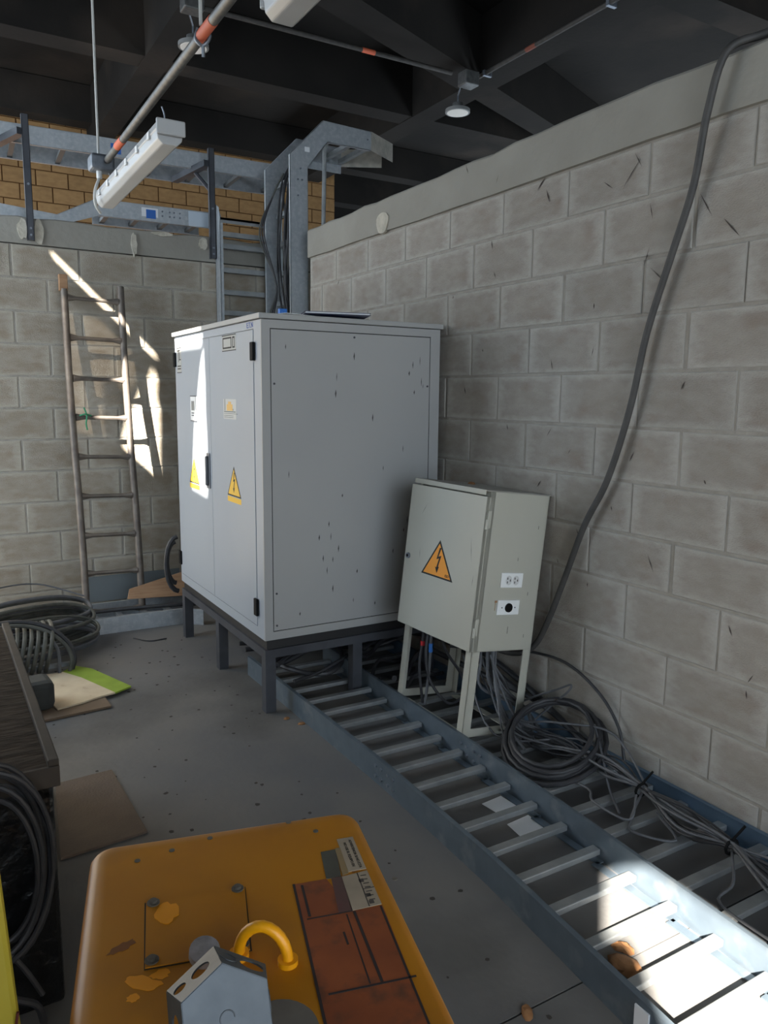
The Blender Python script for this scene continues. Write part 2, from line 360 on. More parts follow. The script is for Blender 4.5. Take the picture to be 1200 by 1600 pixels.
bm = bmesh.new()
for x, z in ((-.915, 1.50), (-.115, 1.50), (-.52, 1.715), (-.915, .56), (-.115, .56), (-.915, .41)):
    tube(bm, [(x-O.x, Y0+.001-O.y, z), (x-O.x, Y0-.002-O.y, z)], .005, 8)
stuff(link('screw', bm, STEEL, sp))
bm = bmesh.new()
sc = [(-.52, 1.63), (-.61, 1.535), (-.615, 1.46), (-.15, 1.52), (-.36, 1.11), (-.58, .99), (-.60, .74), (-.63, .55), (-.52, .48), (-.4, .45), (-.18, 1.0), (-.2, .93), (-.86, 1.66), (-.2, 1.60), (-.22, 1.56), (-.7, .8), (-.25, 1.2), (-.3, .7), (-.2, .75), (-.68, .7), (-.5, .62), (-.8, .45), (-.14, 1.5), (-.19, 1.47), (-.16, 1.62), (-.65, .86), (-.64, .80), (-.63, .69), (-.66, .64), (-.22, .85), (-.24, .8), (-.2, .68), (-.85, 1.1), (-.42, 1.35)]
for x, z in sc:
    h_ = random.uniform(.008, .02); w_ = random.uniform(.0015, .0045)
    prism(bm, [(x-O.x-w_, z), (x-O.x, z-h_), (x-O.x+w_*.8, z+h_*.1), (x-O.x+w_*.2, z+h_)], f_y, Y0-.0004-O.y, Y0+.001-O.y)
stuff(link('paint_chip', bm, mat('paint chip', (72, 70, 68), None, .8), sp))
B('header', UPSD, t, inO(X0, X0+.007, Y0+.0085, Y1, 1.737, 1.772))
B('bottom_rail', UPSD, t, inO(X0, X0+.007, Y0+.0085, Y1, .345, .392))
B('door_post', UPSD, t, inO(X0, X0+.007, Y0+.0085, .292, .392, 1.737)); B('door_post', UPSD, t, inO(X0, X0+.007, 1.517, Y1, .392, 1.737))
B('lid', UPSP, t, inO(X0-.014, X1+.012, Y0-.012, Y1+.012, 1.775, 1.798), bevel=.003)
doors = []
for a, b in ((.295, .903), (.906, 1.514)):
    d = B('door', UPSD, t, inO(X0-.003, X0+.005, a, b, .396, 1.733), bevel=.002); doors.append(d)
for d, y, zs in ((doors[0], .292, (1.64, .485)), (doors[1], 1.519, (1.645, .49))):
    for z in zs: B('hinge', BLACK, d, inO(X0-.014, X0-.001, y-.018, y+.018, z-.04, z+.04), bevel=.003)
hd = B('handle', mat('grey handle', (110, 112, 116), None, .4), doors[0], inO(X0-.010, X0-.002, .925, .985, .965, 1.15), bevel=.004)
B('handle_grip', mat('grey grip', (84, 86, 90), None, .4), hd, inO(X0-.026, X0-.010, .935, .955, .98, 1.135), bevel=.006)
def warn_tri(parent, M, y0, y1, z0, z1, xs, o, strip=False):
    ym = (y0+y1)/2
    ink = P('warning_border', INK, parent, [(y0-o.y, z0), (y1-o.y, z0), (ym-o.y, z1)], f_x, xs-.0006-o.x, xs-o.x)
    s = .86; cz = z0+(z1-z0)/3
    def sh(y, z, q=s): return (ym+(y-ym)*q-o.y, cz+(z-cz)*q)
    P('warning_field', M, ink, [sh(y0, z0), sh(y1, z0), sh(ym, z1)], f_x, xs-.0012-o.x, xs-.0006-o.x)
    W = y1-y0; H = z1-z0
    bolt = [(.02, .80), (-.05, .48), (.03, .52), (-.03, .26), (-.07, .28), (0, .12), (.05, .30), (.015, .28), (.09, .60), (.0, .56), (.07, .80)]
    P('lightning_bolt', INK, ink, [(ym-o.y-u*W, z0+v*H) for u, v in bolt], f_x, xs-.0018-o.x, xs-.0012-o.x)
    if strip: B('yellow_strip', M, ink, (xs-.0006-o.x, xs-o.x, y0-o.y, y1-o.y, z0-.03, z0-.004))
warn_tri(doors[0], WARNY, .475, .665, .965, 1.11, X0-.003, O, True)
warn_tri(doors[1], WARNY, 1.12, 1.30, .965, 1.11, X0-.003, O, True)
# maker's letters on the header and stickers on the doors
text('maker_letters', 'E.T.N', .034, BLUEI, t, frame((X0-.0005-O.x, .335-O.y, 1.754), (0, -1, 0), (0, 0, 1), (-1, 0, 0)))
def sticker(parent, y0, y1, z0, z1, M=WHITE): return B('sticker', M, parent, inO(X0-.0037, X0-.003, y0, y1, z0, z1))
def marks_on(parent, M, lst): return B('print', M, parent, *[inO(X0-.0045, X0-.0037, *q) for q in lst])
s = sticker(doors[0], .51, .70, 1.655, 1.73, mat('grey sticker', (168, 168, 164), None, .6))
marks_on(s, INK, [(.51, .70, 1.655, 1.659), (.51, .70, 1.726, 1.73), (.57, .69, 1.712, 1.719), (.57, .69, 1.667, 1.674), (.57, .577, 1.667, 1.719), (.683, .69, 1.667, 1.719), (.525, .555, 1.712, 1.719), (.525, .555, 1.667, 1.674), (.525, .531, 1.667, 1.719), (.549, .555, 1.667, 1.719)])
s = sticker(doors[1], 1.40, 1.485, 1.57, 1.71, mat('grey sticker', (168, 168, 164), None, .6))
marks_on(s, INK, [(1.40, 1.485, 1.57, 1.574), (1.40, 1.485, 1.706, 1.71), (1.45, 1.456, 1.63, 1.70), (1.425, 1.475, 1.69, 1.696), (1.41, 1.44, 1.64, 1.646), (1.43, 1.436, 1.64, 1.685), (1.41, 1.475, 1.59, 1.596), (1.41, 1.475, 1.605, 1.611)])
s = sticker(doors[0], .52, .70, 1.335, 1.43, mat('pale sticker', (190, 190, 186), None, .6))
B('pine_print', mat('sticker amber', (214, 170, 96), None, .6), s, inO(X0-.0045, X0-.0037, .57, .65, 1.375, 1.405), inO(X0-.0045, X0-.0037, .59, .63, 1.405, 1.418))
marks_on(s, mat('sticker dark', (84, 96, 92), None, .6), [(.53, .69, 1.368, 1.372), (.675, .68, 1.375, 1.43), (.56, .565, 1.375, 1.385), (.69, .50, 1.36, 1.362), (.56, .69, 1.35, 1.352), (.56, .69, 1.342, 1.344)])
pn = B('display_box', OUTW, doors[1], inO(X0-.008, X0-.003, 1.13, 1.235, 1.31, 1.44), bevel=.002)
B('display_screen', mat('display grey', (132, 134, 132), None, .4), pn, inO(X0-.009, X0-.008, 1.165, 1.215, 1.365, 1.415))
B('display_frame', STEEL, pn, inO(X0-.009, X0-.008, 1.13, 1.235, 1.306, 1.311), inO(X0-.009, X0-.008, 1.13, 1.235, 1.439, 1.444), inO(X0-.009, X0-.008, 1.13, 1.134, 1.31, 1.44), inO(X0-.009, X0-.008, 1.17, 1.215, 1.335, 1.34), inO(X0-.009, X0-.008, 1.17, 1.215, 1.348, 1.353))
B('plinth', PLINTH, t, inO(X0+.012, X1-.01, Y0+.012, Y1-.01, .30, .345))
for fb in ((X0, X1, Y0, Y0+.045, .26, .30), (X0, X1, Y1-.045, Y1, .26, .30), (X0, X0+.045, Y0+.045, Y1-.045, .26, .30), (X1-.045, X1, Y0+.045, Y1-.045, .26, .30)): B('stand_bar', STEEL, t, inO(*fb))
for x, y in ((X0, Y0), (-.515, Y0+.01), (X1-.05, Y0), (X0, .86), (X0, Y1-.05), (X1-.05, Y1-.05), (-.515, Y1-.05), (X1-.05, .86)):
    bm = bmesh.new(); g = .006
    box(bm, x-O.x, x+.05-O.x, y-O.y, y+g-O.y, 0, .26); box(bm, x-O.x, x+g-O.x, y+g-O.y, y+.05-O.y, 0, .26)
    link('stand_leg', bm, STEEL, t)
# book and paper on top, overhanging the edge
mb = Matrix.Translation((-.62, .27, 1.803)) @ Matrix.Rotation(radians(-14), 4, 'Z') @ Matrix.Rotation(radians(-2.2), 4, 'X')
bk = empty('blue_folder', (-.62, .27, 1.80), 'thin dark blue folder lying on the cabinet top, overhanging its edge', 'folder')
bm = bmesh.new(); box(bm, -.15, .15, -.11, .11, .001, .003); box(bm, -.15, .15, -.11, .11, .009, .011); c = link('cover', bm, mat('navy cover', (38, 44, 84), None, .4), bk)
bm = bmesh.new(); box(bm, -.145, .145, -.105, .105, .003, .009); c2 = link('pages', bm, WHITE, bk)
bk.rotation_euler = (radians(-2.2), 0, radians(-14)); bk.location = (-.60, .262, 1.802)
p = B('paper_sheet', WHITE, None, (-.11, .11, -.08, .08, 0, .002)); p.location = (-.79, .28, 1.799); p.rotation_euler = (0, 0, .3)
tag(p, 'white paper sheet on the cabinet top beside the blue folder', 'paper')
p = B('blue_clamp', CBLUE, None, (-.018, .018, -.012, .012, 0, .03), (-.01, .01, -.02, .02, .006, .018), bevel=.003); p.location = (-.845, .27, 1.798)
tag(p, 'small blue plastic clamp on the front edge of the cabinet top', 'clamp')

# ================================================================== SMALL BOARD (leaning)
t = empty('electrical_box', (-.438, -.578, .074), 'beige steel electrical box on four legs, leaning toward the wall', 'electrical box', rot=(-.004, .115, -.010))
D, W, L0, H1 = .31, .512, .359, 1.013
def tri_shell():
    b = bmesh.new(); g = .003
    box(b, 0, D, 0, g, L0, H1); box(b, 0, D, W-g, W, L0, H1); box(b, D-g, D, 0, W, L0, H1); box(b, 0, D, 0, W, L0, L0+g); box(b, 0.02, 0.025, 0, W, L0, H1)
    box(b, 0, .025, 0, .02, L0, H1); box(b, 0, .025, W-.02, W, L0, H1)
    return b
link('shell', tri_shell(), CABP, t)
lid = B('lid', mat('beige enamel dusty', (150, 148, 140), (132, 130, 124), .6, scale=10), t, (-.028, D+.004, -.004, W+.004, H1, H1+.006), bevel=.002)
B('lid_lip', CABP, lid, (-.030, -.026, -.004, W+.004, H1-.014, H1+.006))
# door, hinged on the near edge and open a crack
de = B('door', CABP, t, (-.02, 0, 0, .512, -.315, .315), (-.02, -.004, 0, .004, -.315, .315), bevel=.003)
de.location = (-.002, -.008, .678); de.rotation_euler = (0, 0, radians(3.2))
class o0: x = 0; y = 0
warn_tri(de, WARN, .155, .375, -.063, .098, -.02, o0)
text('small_letters', 'ESD', .016, INK, de, frame((-.0215, .195, -.045), (0, -1, 0), (0, 0, 1), (-1, 0, 0)))
bm = bmesh.new(); tube(bm, [(-.02, .482, -.006), (-.027, .482, -.006)], .013, 16); lk = link('lock', bm, ZINC, de, smooth=True)
bm = bmesh.new(); tube(bm, [(-.027, .482, -.006), (-.0285, .482, -.006)], .007, 10); link('keyhole', bm, BLACK, lk)
bm = bmesh.new()
for y, z, l, a in ((.40, .215, .07, 1.0), (.40, .02, .05, 1.7), (.06, .09, .11, 1.75), (.03, -.03, .05, 1.5)):
    d = Vector((0, -cos(a), sin(a)))*l/2; nn = Vector((0, sin(a), cos(a)))*.0014; c = Vector((-.0205, y, z))
    v = [bm.verts.new(c+d), bm.verts.new(c+nn), bm.verts.new(c-d), bm.verts.new(c-nn)]; bm.faces.new(v)
stuff(link('scratch', bm, mat('scratch', (116, 114, 108), None, .7), de))
for z in (.225, -.215):
    h = B('hinge', CABP, t, (-.012, .006, -.014, -.004, .678+z-.035, .678+z+.035), bevel=.002)
    bm = bmesh.new(); tube(bm, [(-.012, -.012, .678+z-.04), (-.012, -.012, .678+z)], .007, 8); link('hinge_pin', bm, CABP, h)
# outlets
ou = B('outlet', OUTW, t, (.102, .215, -.006, 0, .626, .688), bevel=.003)
bm = bmesh.new()
for cx in (.140, .178):
    prism(bm, [(cx+.016*cos(a), .657+.02*sin(a)) for a in [i*pi/8 for i in range(16)]], f_y, -.0072, -.006)
fc = link('outlet_face', bm, mat('outlet face', (206, 206, 204), None, .4), ou)
B('slot', INK, fc, *[(cx+dx-.002, cx+dx+.002, -.0078, -.0072, .657+dz-.0045, .657+dz+.0045) for cx in (.140, .178) for dx, dz in ((-.007, .008), (-.007, -.008), (.007, .0))])
ou = B('outlet', OUTW, t, (.098, .214, -.006, 0, .512, .575), bevel=.003); ou['label'] = 'white plate with a round black socket'
bm = bmesh.new(); prism(bm, [(.156+.019*cos(a), .543+.019*sin(a)) for a in [i*pi/10 for i in range(20)]], f_y, -.010, -.006); link('round_socket', bm, BLACK, ou)
B('plate_screw', STEEL, ou, (.119, .124, -.0072, -.006, .541, .546), (.187, .192, -.0072, -.006, .541, .546))
B('paint_chip', WOOD, t, (.085, .097, -.0012, 0, .563, .572), (.088, .09, -.0012, 0, .53, .563))
bm = bmesh.new()
for x, z in ((.18, .745), (.255, .60), (.17, .455), (.26, .42), (.17, .44), (.27, .88)): box(bm, x-.0012, x+.0012, -.0008, 0, z-.008, z+.006)
stuff(link('scratch', bm, mat('scratch', (116, 114, 108), None, .7), t))
for i, (x, y) in enumerate(((0, 0), (D-.04, 0), (0, W-.04), (D-.04, W-.04))):
    g = .004; b = bmesh.new()
    box(b, x, x+.04, (y if y == 0 else y+.04-g), (y+g if y == 0 else y+.04), .0, L0); box(b, (x if x == 0 else x+.04-g), (x+g if x == 0 else x+.04), y, y+.04, 0, L0)
    link('leg', b, CABP, t)
B('foot_bar', CABP, t, (.04, D-.04, 0, .004, 0, .035), (.04, D-.04, 0, .035, 0, .004)); B('foot_bar', CABP, t, (.04, D-.04, W-.004, W, 0, .035)); B('foot_bar', CABP, t, (0, .04, .04, W-.04, .0, .004)); B('foot_bar', CABP, t, (D-.04, D, .04, W-.04, 0, .004))
# brown scrap on its lid
lm = Matrix.Translation((-.438, -.578, .074)) @ Euler((-.004, .115, -.010)).to_matrix().to_4x4()
def leaf(loc, s, label, name='dry_leaf', M=LEAF):
    bm = bmesh.new(); bmesh.ops.create_icosphere(bm, subdivisions=2, radius=s)
    for v in bm.verts: v.co = Vector((v.co.x*random.uniform(.8, 1.2), v.co.y*.7*random.uniform(.7, 1.2), abs(v.co.z)*.45*random.uniform(.6, 1.3)))
    o = link(name, bm, M, None, smooth=True, loc=loc); o.rotation_euler = (0, 0, random.uniform(0, 6)); tag(o, label, 'leaf' if name == 'dry_leaf' else 'debris'); return o
leaf(lm @ Vector((.17, .36, H1+.006)), .022, 'rust brown scrap lying on the leaning box lid', 'metal_scrap')

# ================================================================== CABLE LADDERS ON THE FLOOR
def offset(path, d):
    out = []
    for i, p in enumerate(path):
        a = Vector(path[max(i-1, 0)]); b = Vector(path[min(i+1, len(path)-1)]); t_ = (b-a).normalized(); out.append(Vector(p)+Vector((-t_.y, t_.x))*d)
    return out
def railmesh(path, side, h=.1, fl=.017, g=.0025, z0=0):
    """C-section rail along a plan path; flange on `side` (+1 left of travel)"""
    bm = bmesh.new(); sec = [(0, 0), (0, h), (fl*side, h), (fl*side, h-g), (g*side, h-g), (g*side, g), (fl*side, g), (fl*side, 0)]
    rings = []
    cols = {d: offset(path, d) for d in {s_[0] for s_ in sec}}
    for i in range(len(path)): rings.append([bm.verts.new((cols[d][i].x, cols[d][i].y, z0+z)) for d, z in sec])
    for a, b in zip(rings, rings[1:]):
        for k in range(8): bm.faces.new((a[k], a[(k+1) % 8], b[(k+1) % 8], b[k]))
    bm.faces.new(rings[0]); bm.faces.new(rings[-1][::-1]); return bm
def lerp_path(path, y):
    for a, b in zip(path, path[1:]):
        if (a[1]-y)*(b[1]-y) <= 0: k = (y-a[1])/(b[1]-a[1]); return a[0]+(b[0]-a[0])*k
    return path[-1][0]
LP = [(-.868, .72), (-.857, -.2), (-.853, -.65), (-.872, -1.3), (-.925, -1.98), (-1.03, -3.2)]
MP = [(-.432, .72), (-.447, 0), (-.456, -.65), (-.478, -1.28), (-.515, -1.98), (-.60, -3.2)]
t = empty('cable_ladder', (-.66, -1.2, 0), 'galvanised cable ladder on the floor, left of the pair, its rungs bare', 'cable ladder')
def sub(pth): return [(a+.66, b+1.2) for a, b in pth]
link('side_rail', railmesh(sub(LP), 1), GALVF, t)
mr = link('side_rail', railmesh(sub(MP), 1, fl=.013), GALVF, t)
y = .62
while y > -3.1:
    a, b = lerp_path(LP, y)+.004, lerp_path(MP, y)-.004
    B('rung', GALVR, t, (a+.66, b+.66, y+1.2-.016, y+1.2+.016, .022, .042), bevel=.003); y -= .153
B('inner_ledge', GALVF, mr, *[(lerp_path(MP, yy)+.66-.03, lerp_path(MP, yy)+.66-.002, yy+1.2, yy+1.2+.31, .004, .008) for yy in (-2.6, -2.3, -2.0, -1.7, -1.4, -1.1, -.8, -.5, -.2, .1, .4)])
bm = bmesh.new()
for yy in (-.60, -.64, -.69, -.73):
    for z in (.03, .07):
        x = lerp_path(LP, yy)+.66; tube(bm, [(x, yy+1.2, z), (x-.006, yy+1.2, z)], .006, 8)
        x = lerp_path(MP, yy)+.66; tube(bm, [(x-.008, yy+1.2, z), (x, yy+1.2, z)], .006, 8)
stuff(link('bolt', bm, ZINC, t))
B('white_sticker', WHITE, t, (lerp_path(LP, -1.93)+.66-.006, lerp_path(LP, -1.93)+.66-.0015, -1.95+1.2, -1.91+1.2, .025, .085))
# second ladder against the wall
t = empty('cable_ladder', (-.22, -1.2, 0), 'galvanised cable ladder against the block wall, strewn with grey cables', 'cable ladder')
LP2 = [(a+.004, b) for a, b in MP]; RP2 = [(-.012, .72), (-.012, -3.2)]
def sub2(pth): return [(a+.22, b+1.2) for a, b in pth]
link('side_rail', railmesh(sub2(LP2), 1, h=.094, fl=.006), GALVF, t); link('side_rail', railmesh(sub2(RP2), -1, h=.085), mat('blue grey galvanised', (112, 134, 154), (96, 118, 140), .5, .6, scale=7), t)
y = .66
while y > -3.1:
    a = lerp_path(LP2, y)+.004; B('rung', GALVR, t, (a+.22, -.018+.22, y+1.2-.018, y+1.2+.018, .026, .046), bevel=.003); y -= .153
# tray along the back wall
t = empty('cable_tray', (-1.4, 1.95, 0), 'dusty galvanised cable tray on the floor along the back wall', 'cable tray')
link('side_rail', railmesh([(-.7, -.16), (.2, -.16), (.50, -.17), (.60, -.26)], 1), GALV, t); link('side_rail', railmesh([(-.7, .22), (.62, .22)], -1, h=.1), GALV, t)
for i in range(8): B('rung', GALVR, t, (-.62+i*.153, -.585+i*.153, -.15, .21, .022, .042))
T('loose_cable', RUBB, t, [(-.6, -.1, .10), (0, -.05, .115), (.4, -.08, .11), (.6, -.1, .10)], .012)
# grey board & wood wedge leaning on the back wall
p = B('grey_board', mat('grey board', (98, 104, 106), None, .6, .3), None, (-.33, .30, -.006, .006, 0, .17)); p.location = (-1.05, 2.36, .06); p.rotation_euler = (radians(-12), 0, 0)
tag(p, 'grey metal board leaning on the back wall behind the ladder foot', 'board')
p = P('wood_plank', WOOD, None, [(-.17, 0), (.26, -.01), (.24, .165), (-.155, .065)], f_y, -.012, .012, bevel=.002); p.location = (-1.02, 2.02, .135); p.rotation_euler = (radians(-15), 0, radians(-8))
tag(p, 'pale tapered wood plank resting beside the big cabinet', 'wood')

# ================================================================== LADDER
t = empty('ladder', (-1.25, 2.1, 0), 'worn tubular steel ladder leaning on the back block wall', 'ladder')
def lp(x, k): return Vector((x+1.25, .0+.285*k, .05+2.05*k))
for x, z in ((-1.43, 1.0), (-1.083, 1.02)):
    T('side_rail', LADM, t, [lp(x+.004*sin(k*7), k*z) for k in [i/8 for i in range(9)]], .023, 10, 3)
for zz in (2.05, 1.80, 1.545, 1.30, 1.05, .80, .55, .31, .065):
    k = (zz-.05)/2.05; a, b = lp(-1.41, k), lp(-1.10, k-.004)
    bm = bmesh.new(); n_ = 12; pts = [a.lerp(b, i/n_) for i in range(n_+1)]
    tube(bm, pts, lambda q: .013+.011*(max(0, abs(q-.5)*2-.68)/.32), 8)
    link('rung', bm, LADM, t, smooth=True)
bw = B('wood_block', WOOD, t, (-.205, -.155, .27, .315, 2.09, 2.19), bevel=.003)
T('green_rope', GREENR, t, [(-.11, .17, 1.36), (-.10, .145, 1.31), (-.105, .15, 1.26), (-.10, .145, 1.22)], .005)
T('green_rope', GREENR, t, [(-.14, .16, 1.31), (-.11, .14, 1.32), (-.07, .16, 1.31)], .005)

# ================================================================== VERTICAL TRAYS IN THE CORNER
t = empty('vertical_cable_tray', (0, 1.9, 1.6), 'tall galvanised cable tray rising in the corner, bent over the wall top', 'cable tray')
def band(y, ys, zoff=0, xoff=0, bot=0):
    out = [(-.085, 0), (-.085, 1.40), (.155, 1.645), (.519, 1.638)]; inn = [(.519, 1.515-bot), (.188, 1.515-bot), (.042, 1.335), (.042, 0)]
    return [(a+xoff, b+zoff) for a, b in out+inn]
for (y, fl, bot) in ((0, 1, 0), (.45, -1, .05)):
    bm = bmesh.new(); prism(bm, band(y, 1, bot=bot), f_y, y, y+.003*fl)
    # outer flange
    pts = [(-.085, 0), (-.085, 1.40), (.155, 1.645), (.519, 1.638)]
    for (a, b), (c, d) in zip(pts, pts[1:]):
        prism(bm, [(a, b), (c, d), (c+.002, d-.003), (a+.003, b-.001)], f_y, y, y+.022*fl)
    pts = [(.042, 0), (.042, 1.335), (.188, 1.515), (.519, 1.515)]
    for (a, b), (c, d) in zip(pts, pts[1:]):
        prism(bm, [(a, b), (c, d), (c-.002, d+.003), (a-.003, b+.001)], f_y, y, y+.022*fl)
    link('side_rail', bm, GALV, t)
for z in [.1+.2*i for i in range(7)]: B('rung', GALVR, t, (.0, .03, .003, .447, z-.016, z+.016))
for x in (.22, .38, .51): B('rung', GALVR, t, (x-.016, x+.016, .003, .447, 1.53, 1.56))
for (y0_, y1_) in ((0, .16), (.45, .30)):
    bm = bmesh.new(); box(bm, 0, .30, -.0015, .0015, 1.515, 1.638, Matrix.Translation((.519, y0_, 0)) @ Matrix.Rotation(math.atan2(y1_-y0_, .28), 4, 'Z'))
    box(bm, 0, .30, (-.0015 if y0_ else 0), (.0 if y0_ else .022), 1.635, 1.638, Matrix.Translation((.519, y0_, 0)) @ Matrix.Rotation(math.atan2(y1_-y0_, .28), 4, 'Z'))
    link('reducer_rail', bm, mat('lit galvanised', (190, 184, 172), (160, 156, 146), .5, .5, scale=18), t)  # brightness of the rail turned to the light is put into its colour
bm = bmesh.new()
for x, z in ((-.03, 1.25), (.0, 1.25), (-.03, 1.15), (-.03, .2), (-.0, .3), (.49, 1.58), (-.01, 1.32)): tube(bm, [(x, 0, z), (x, -.006, z)], .006, 8)
stuff(link('bolt', bm, ZINC, t))
B('white_sticker', WHITE, t, (.02, .055, -.002, 0, 1.43, 1.46))
for i in range(9):
    pts = [(-.03+random.uniform(-.03, .04), .06+.03*i+random.uniform(-.02, .02), 0)]
    for z in (.3, .6, .9, 1.2): pts.append((random.uniform(-.07, .02), .08+.028*i+random.uniform(-.05, .05), z))
    pts.append((.05, .1+.03*i, 1.4)); pts.append((.2, .1+.03*i, 1.54))
    T('cable', RUBB, t, pts, random.choice((.006, .008, .010)))
for i in range(3):
    T('cable', DUSTC if i == 0 else RUBB, t, [(-.10, .33-.05*i, 0), (-.13, .30-.05*i, .35), (-.07, .28, .6), (-.16, .36-.04*i, .95), (-.07, .34, 1.2), (.0, .30, 1.36)], .006)
# thin hanger pipe
p = T('hanger_pipe', GALVR, None, [(.178, 1.92, 3.235), (.163, 1.92, 2.50)], .014, 10, 0); tag(p, 'thin galvanised hanger pipe standing on the right wall top under the bent tray', 'pipe')
# clamps between tray and wall end
p = T('wall_pipe', DUSTC, None, [(.055, 1.83, 1.2), (.055, 1.83, 2.53)], .011, 8, 0); tag(p, 'thin dusty pipe clamped at the end of the right wall', 'pipe')
for z in (1.95, 2.12, 2.32): B('pipe_clamp', STEEL, p, (.03, .08, 1.812, 1.845, z-.018, z+.018), bevel=.004)
# ladder tray on the back wall
t = empty('wall_cable_ladder', (-.2, 2.40, 1.5), 'galvanised cable ladder running down the back wall behind the cabinet', 'cable ladder')
B('side_rail', GALV, t, (-.212, -.209, -.05, .05, 0, 1.13), (-.212, -.19, -.05, -.047, 0, 1.13), (-.212, -.19, .047, .05, 0, 1.13))
B('side_rail', GALV, t, (.205, .208, -.05, .05, 0, 1.1), (.19, .208, -.05, -.047, 0, 1.1))
bm = bmesh.new(); prism(bm, [(-.05, 1.13), (.05, 1.13), (.17, 1.23), (.10, 1.28), (-.03, 1.22)], f_x, -.212, -.209); link('elbow_plate', bm, GALV, t)
B('top_plate', GALVR, t, (-.209, .09, -.055, .03, 1.135, 1.15), (-.209, .09, -.055, -.052, 1.115, 1.15))
bm = bmesh.new(); prism(bm, [(.09, 1.118), (.17, 1.165), (.21, 1.165), (.21, 1.09), (.16, 1.10)], f_y, -.055, -.05); link('corner_plate', bm, GALV, t)
for z in (.06, .20, .35, .52, .66, .81, .97, 1.05): B('rung', GALVR, t, (-.209, .205, -.02, .02, z-.016, z+.016))

# ================================================================== TRAYS ABOVE THE BACK WALL
def htray(name, label, pts, zz, width, h, rungs, sticker=None, zs=None):
    a, b = Vector(pts[0]), Vector(pts[1]); L = (b-a).length; ang = math.atan2(b.y-a.y, b.x-a.x)
    t = empty(name, (a.x, a.y, zz), label, 'cable tray', rot=(0, 0, ang))
    B('side_rail', GALV, t, (0, L, 0, .003, 0, h), (0, L, 0, .02, h-.003, h), (0, L, 0, .02, 0, .003))
    B('side_rail', GALV, t, (0, L, width-.003, width, 0, h), (0, L, width-.02, width, h-.003, h), (0, L, width-.02, width, 0, .003))
    x = .06
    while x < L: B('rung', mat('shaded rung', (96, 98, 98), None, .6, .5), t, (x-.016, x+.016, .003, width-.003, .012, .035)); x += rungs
    for sx in sticker or ():
        B('blue_label', BLUE, t, (sx, sx+.065, -.0012, 0, .02, h-.03))
    return t
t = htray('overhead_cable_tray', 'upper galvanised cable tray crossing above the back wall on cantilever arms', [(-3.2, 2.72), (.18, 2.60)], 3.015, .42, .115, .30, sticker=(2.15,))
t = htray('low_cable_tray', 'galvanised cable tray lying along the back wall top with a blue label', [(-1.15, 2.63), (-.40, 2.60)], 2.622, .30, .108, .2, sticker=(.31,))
B('white_label', WHITE, t, (.28, .39, -.0008, 0, .03, .088))
bm = bmesh.new()
for x in (.42, .47, .50, .54): tube(bm, [(x, 0, .045), (x, -.006, .045)], .006, 8); tube(bm, [(x, 0, .075), (x, -.006, .075)], .006, 8)
stuff(link('bolt', bm, ZINC, t))
B('splice_plate', mat('pale splice', (196, 206, 216), None, .4, .4), t, (.60, .74, -.003, 0, .0, .10))
bm = bmesh.new(); prism(bm, [(0, .0), (-.26, -.09), (-.26, -.02), (-.01, .11)], f_y, 0, .003); prism(bm, [(-.26, -.02), (-.01, .11), (-.01, .105), (-.26, -.025)], f_y, 0, .03)
prism(bm, [(-.26, -.09), (-.7, -.06), (-.7, .02), (-.26, -.02)], f_y, 0, .003); link('drop_elbow', bm, GALV, t)
t2 = P('elbow_tray', GALV, None, [(-.405, 2.63), (-.40, 2.74), (-.38, 2.74), (-.352, 2.66), (-.35, 2.58), (-.37, 2.60)], f_y, 2.47, 2.60); tag(t2, 'short galvanised elbow joining the wall top tray to the wall ladder', 'tray elbow')
for (x, z0, z1, lab) in ((-1.596, 2.385, 3.12, 'dark slotted strut upright at the left end of the back wall'), (-.436, 2.385, 3.11, 'dark slotted strut upright above the cabinet, beside the hanging lamp')):
    t = empty('strut_support', (x, 2.44, z0), lab, 'strut')
    H = z1-z0
    B('channel', STEEL, t, (-.02, .02, -.02, -.017, 0, H), (-.02, -.017, -.02, .012, 0, H), (.017, .02, -.02, .012, 0, H))
    bm = bmesh.new(); box(bm, -.025, .025, -.02, .52, -.02, .02, Matrix.Translation((-.03 if x < -1 else -.03, .01, H-.10)) @ Matrix.Rotation(radians(18 if x < -1 else 8), 4, 'Z')); link('cantilever_arm', bm, STEEL, t)
    if x > -1:
        bm = bmesh.new(); tube(bm, [(-.05, .22, H-.1), (0, 0, H-.28)], .014, 6); link('brace', bm, STEEL, t)
    bm = bmesh.new()
    for z in (.03, .07, .33): tube(bm, [(0, -.017, z), (0, -.03, z)], .007, 8)
    stuff(link('bolt', bm, ZINC, t))

# ================================================================== CONDUIT AND HANGING LAMPS
t = empty('ceiling_conduit', (-1.375, .5, 2.6), 'dusty steel conduit with orange bands carrying the two hanging lamps', 'conduit')
T('pipe', COND, t, [(.008, .72, 0), (-.004, -.9, .0), (-.01, -3.6, 0)], .017, 12, 0)
for y0, y1 in ((.36, .48), (-.82, -.98+.02)): T('orange_band', ORB, t, [(.005 if y0 > 0 else -.004, y0, 0), (.004 if y0 > 0 else -.0045, y1, 0)], .0182, 12, 0)
T('suspension_rod', WCORD, t, [(-.012, -.86, .02), (-.014, -.86, 2.0)], .006, 8, 0)
hk = T('hook', ZINC, t, [(-.004, -.86, .03), (.02, -.85, .0), (0, -.84, -.03), (-.02, -.83, -.01), (-.015, -.84, .02)], .006)
T('hook_tail', ZINC, hk, [(0, -.84, -.03), (.004, -.83, -.06)], .006, 8, 0)
